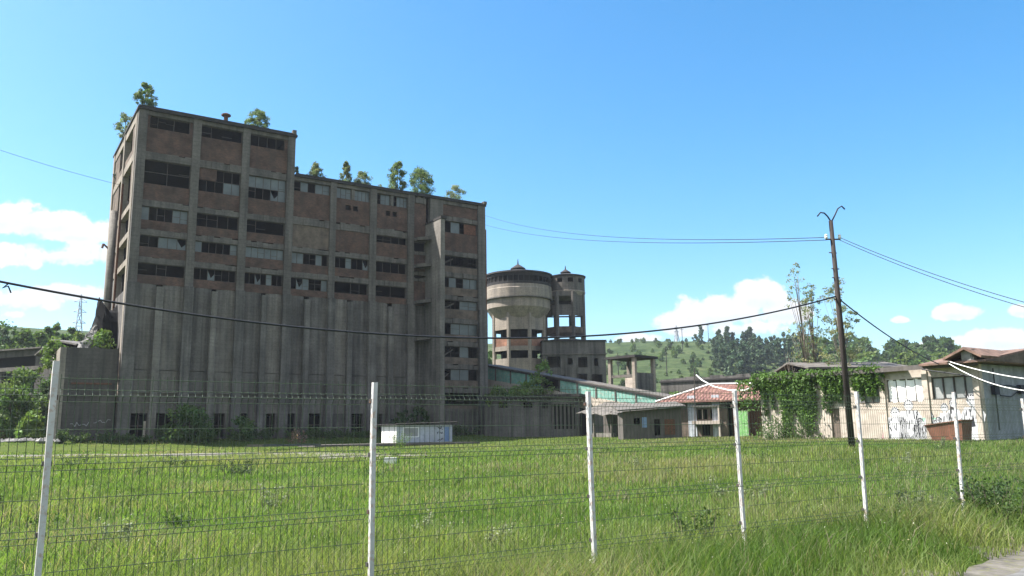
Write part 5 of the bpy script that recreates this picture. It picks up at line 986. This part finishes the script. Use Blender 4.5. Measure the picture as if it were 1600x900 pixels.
weed(1524, 14.2, .75, .5, 700, GD, 'dark leafy weed clump by the sixth white post', 1); weed(1553, 13.2, .7, .6, 800, (.06, .1, .03), 'green nettle clump right of the sixth white post', 2); weed(378, 25, .55, .55, 600, (.05, .075, .04), 'dark leafy weed clump in the meadow between the first two posts', 3)
weed(122, 30, .55, .6, 400, (.05, .09, .025), 'low green weed clump right of the first white post', 4); weed(275, 29, .5, .6, 400, (.06, .085, .03), 'low olive weed clump left of the dark leafy one in the meadow', 5); weed(625, 60, 1.3, .8, 500, G3, 'tall light weeds growing at the platform edge below the cabin window', 6); weed(1425, 13.6, .6, .4, 300, (.12, .15, .08), 'pale flowering weed between the fifth and sixth post', 7); weed(1080, 11, .55, .35, 300, (.06, .1, .03), 'green weed tuft left of the fourth white post', 8)
for q, (px, Y) in enumerate(((1205, 56), (1250, 55), (1225, 56.5))): weed(px, Y, 1.6 + .2 * q, .9, 600, G2, 'tall weeds at the foot of the ivy covered wall', 20 + q, 'weeds at the foot of the ivy wall')
wr = random.Random(12)
def weed_at(p, h, w, n, col_, label, seed, group):
    r = np.random.default_rng(seed); o = empty('weed_clump', p, 0, label, 'weed', group); st_ = MB(); P_ = []
    for q in range(14):
        a = r.uniform(0, 6.3); d = w * math.sqrt(r.random()); hh = h * r.uniform(.4, 1); tip = (d * 1.3 * cos(a), d * 1.3 * sin(a), hh); st_.tube([(d * .8 * cos(a), d * .8 * sin(a), 0), tip], [.012, .004], 4); s = r.uniform(.05, 1, 60); P_.append(np.stack([tip[0] * s, tip[1] * s, hh * s], 1) + r.normal(size=(60, 3)) * .09)
    P_ = np.concatenate(P_); V_, F_, K_ = leaf_arrays(P_, .09 * r.uniform(.6, 1.3, len(P_)), np.array(col_)[None] * r.uniform(.7, 1.3, len(P_))[:, None], r); np_mesh('leaves', V_, F_, 4, M['leaf'], o, K_); st_.build('stems', M['bark'], o)
for q in range(26):
    u = -45 + 44 * (q + wr.uniform(-.3, .3)) / 26; v = -wr.uniform(.9, 2.2); p = F0.w(u, v, 0); p[2] = gzf(p[0], p[1]) - .05
    weed_at(p, wr.uniform(.6, 1.5), wr.uniform(.5, 1.3), 0, (.06, .1, .035), 'rank weeds growing along the foot of the silo wall', 400 + q, 'weeds along the foot of the silo wall')
for q in range(34):
    Y = wr.choice((wr.uniform(9, 18), wr.uniform(15, 40))); px = wr.uniform(0, 1500)
    if q % 3 == 0: weed(px, Y, wr.uniform(.35, .55), .3, 200, (.2, .23, .14), 'pale flowering weed scattered through the meadow grass', 100 + q, 'pale weeds scattered in the meadow')
    else: weed(px, Y, wr.uniform(.3, .5), wr.uniform(.25, .5), 260, (.07, .12, .035), 'dark leafy weed scattered through the meadow grass', 100 + q, 'dark weeds scattered in the meadow')
def grass():
    r = np.random.default_rng(21); bands = [(2.6, 6, 500), (6, 10, 800), (10, 16, 480), (16, 26, 230), (26, 42, 95), (42, 66, 40), (66, 104, 16)]; X = []; Yv = []; SC = []
    for r0, r1, dn_ in bands:
        amax = radians(46); n = int(amax * (r1 ** 2 - r0 ** 2) * dn_); a = r.uniform(-amax, amax, n); q = np.sqrt(r.uniform(r0 ** 2, r1 ** 2, n)); X.append(q * np.sin(a)); Yv.append(q * np.cos(a)); SC.append(np.full(n, math.sqrt((r0 + r1) / 2 / 8)))
    x = np.concatenate(X); y = np.concatenate(Yv); sc_ = np.concatenate(SC)
    s = (x - REDGE[0]) * RDIR[1] - (y - REDGE[1]) * RDIR[0]; u = (x - F0.O[0]) * F0.x[0] + (y - F0.O[1]) * F0.x[1]; v = (x - F0.O[0]) * F0.y[0] + (y - F0.O[1]) * F0.y[1]
    ur = (x - FR.O[0]) * FR.x[0] + (y - FR.O[1]) * FR.x[1]; vr = (x - FR.O[0]) * FR.y[0] + (y - FR.O[1]) * FR.y[1]
    pd = np.full(len(x), 99.)
    for a, b_ in zip(PATHP[:-1], PATHP[1:]):
        ab = b_ - a; t_ = np.clip(((x - a[0]) * ab[0] + (y - a[1]) * ab[1]) / (ab @ ab), 0, 1); pd = np.minimum(pd, np.hypot(x - a[0] - ab[0] * t_, y - a[1] - ab[1] * t_))
    keep = (s < -.02 + .16 * vnoise(x, y, 2.6, 5)) & ~((u > -46) & (u < .5) & (v > -.3)) & ~((ur > 0) & (ur < LR + .2) & (vr > -.1)) & ((pd > 3.2 + 1.1 * vnoise(x, y, .9, 6)) | ((r.random(len(x)) < .3 + .3 * vnoise(x, y, 1.4, 8))))
    x, y, sc_, s = x[keep], y[keep], sc_[keep], s[keep]; n = len(x); z = gz(x, y)
    pa = vnoise(x, y, .35, 1); pb_ = vnoise(x, y, 1.3, 2); pc = vnoise(x, y, .16, 4)
    edge = np.clip(1 - np.abs(s + 1.4) / 1.3, 0, 1) * sstep((x + 2) / 4)
    h = (.17 + .08 * pb_ + .07 * pa + .13 * edge) * r.uniform(.55, 1.35, n); h = np.clip(h + .05 * vnoise(x, y, 4.5, 17), .05, .8) * np.clip(1.15 - y / 110, .4, 1); w = .0036 * sc_ ** 1.7 * r.uniform(.7, 1.4, n)
    a = r.uniform(0, 2 * pi, n); ln = r.uniform(.25, 1.05, n) * h; la = r.uniform(0, 2 * pi, n) ; lx, ly = ln * np.cos(la), ln * np.sin(la); wx, wy = w * np.cos(a), w * np.sin(a)
    V_ = np.stack([np.stack([x - wx, y - wy, z - .03], 1), np.stack([x + wx, y + wy, z - .03], 1), np.stack([x + wx * .75 + lx * .35, y + wy * .75 + ly * .35, z + h * .6], 1), np.stack([x - wx * .75 + lx * .35, y - wy * .75 + ly * .35, z + h * .6], 1),
                   np.stack([x + lx + wx * .08, y + ly + wy * .08, z + h], 1), np.stack([x + lx - wx * .08, y + ly - wy * .08, z + h], 1)], 1).reshape(-1, 3)
    i0 = np.arange(n)[:, None] * 6; F_ = np.concatenate([i0 + np.array([[0, 1, 2, 3]]), i0 + np.array([[3, 2, 4, 5]])], 0)
    base = np.array([.12, .2, .046])[None] * np.ones((n, 1)); yel = np.array([.195, .225, .082]); dark = np.array([.065, .13, .024]); dry = np.array([.25, .205, .155])
    t1 = np.clip(.35 + pa * .75 + r.normal(size=n) * .25, 0, 1)[:, None]; base = base * (1 - t1) + yel * t1; t2 = np.clip(-pb_ * .7 + pc * .5 + .12 + edge * .5, 0, .8)[:, None]; base = base * (1 - t2) + dark * t2
    t3 = ((r.random(n) < .1 + .45 * np.clip(-pc + pb_ * .6 + vnoise(x, y, .6, 14) * .5 + .9 * sstep((y - 40) / 10) * sstep((x - 2) / 8), 0, 1)) * r.uniform(.4, 1, n))[:, None]; base = base * (1 - t3) + dry * t3; base = base * r.uniform(.75, 1.25, n)[:, None]
    K_ = np.repeat(base, 6, 0); o = np_mesh('meadow_grass', V_, F_, 4, M['grass'], None, K_); tag(o, 'uncut green meadow grass with dry seed heads', None, None, 'stuff')
    # pale seed heads and small white flowers
    k2 = r.choice(n, int(n * .012), replace=False); k2 = k2[y[k2] < 40]; c = np.stack([x[k2] + lx[k2], y[k2] + ly[k2], z[k2] + h[k2] * 1.15], 1); colr = np.where((r.random(len(k2)) < .45)[:, None], np.array([.42, .42, .32]), np.array([.3, .26, .16])); V_, F_, K_ = leaf_arrays(c, .008 * sc_[k2] ** 1.3 * r.uniform(.7, 1.4, len(k2)), colr, r)
    tag(np_mesh('meadow_flowers', V_, F_, 4, M['leaf'], None, K_), 'small pale flowers and seed heads scattered in the meadow', None, None, 'stuff')
grass()

# ------------------------------------------------------------------ hazy summer air
m_ = MB(); m_.box(-900, 900, -60, 900, -40, 130); hz = m_.build('haze', bpy.data.materials.new('hazy_air')); hz.data.materials[0].use_nodes = True
t = hz.data.materials[0].node_tree
for n in list(t.nodes): t.nodes.remove(n)
pv = nd(t, 'ShaderNodeVolumePrincipled'); pv.inputs['Color'].default_value = (.8, .88, 1, 1); pv.inputs['Density'].default_value = .00017; pv.inputs['Anisotropy'].default_value = .2
om = nd(t, 'ShaderNodeOutputMaterial'); t.links.new(pv.outputs[0], om.inputs['Volume']); tag(hz, 'thin pale haze in the air over the valley', None, None, 'stuff')
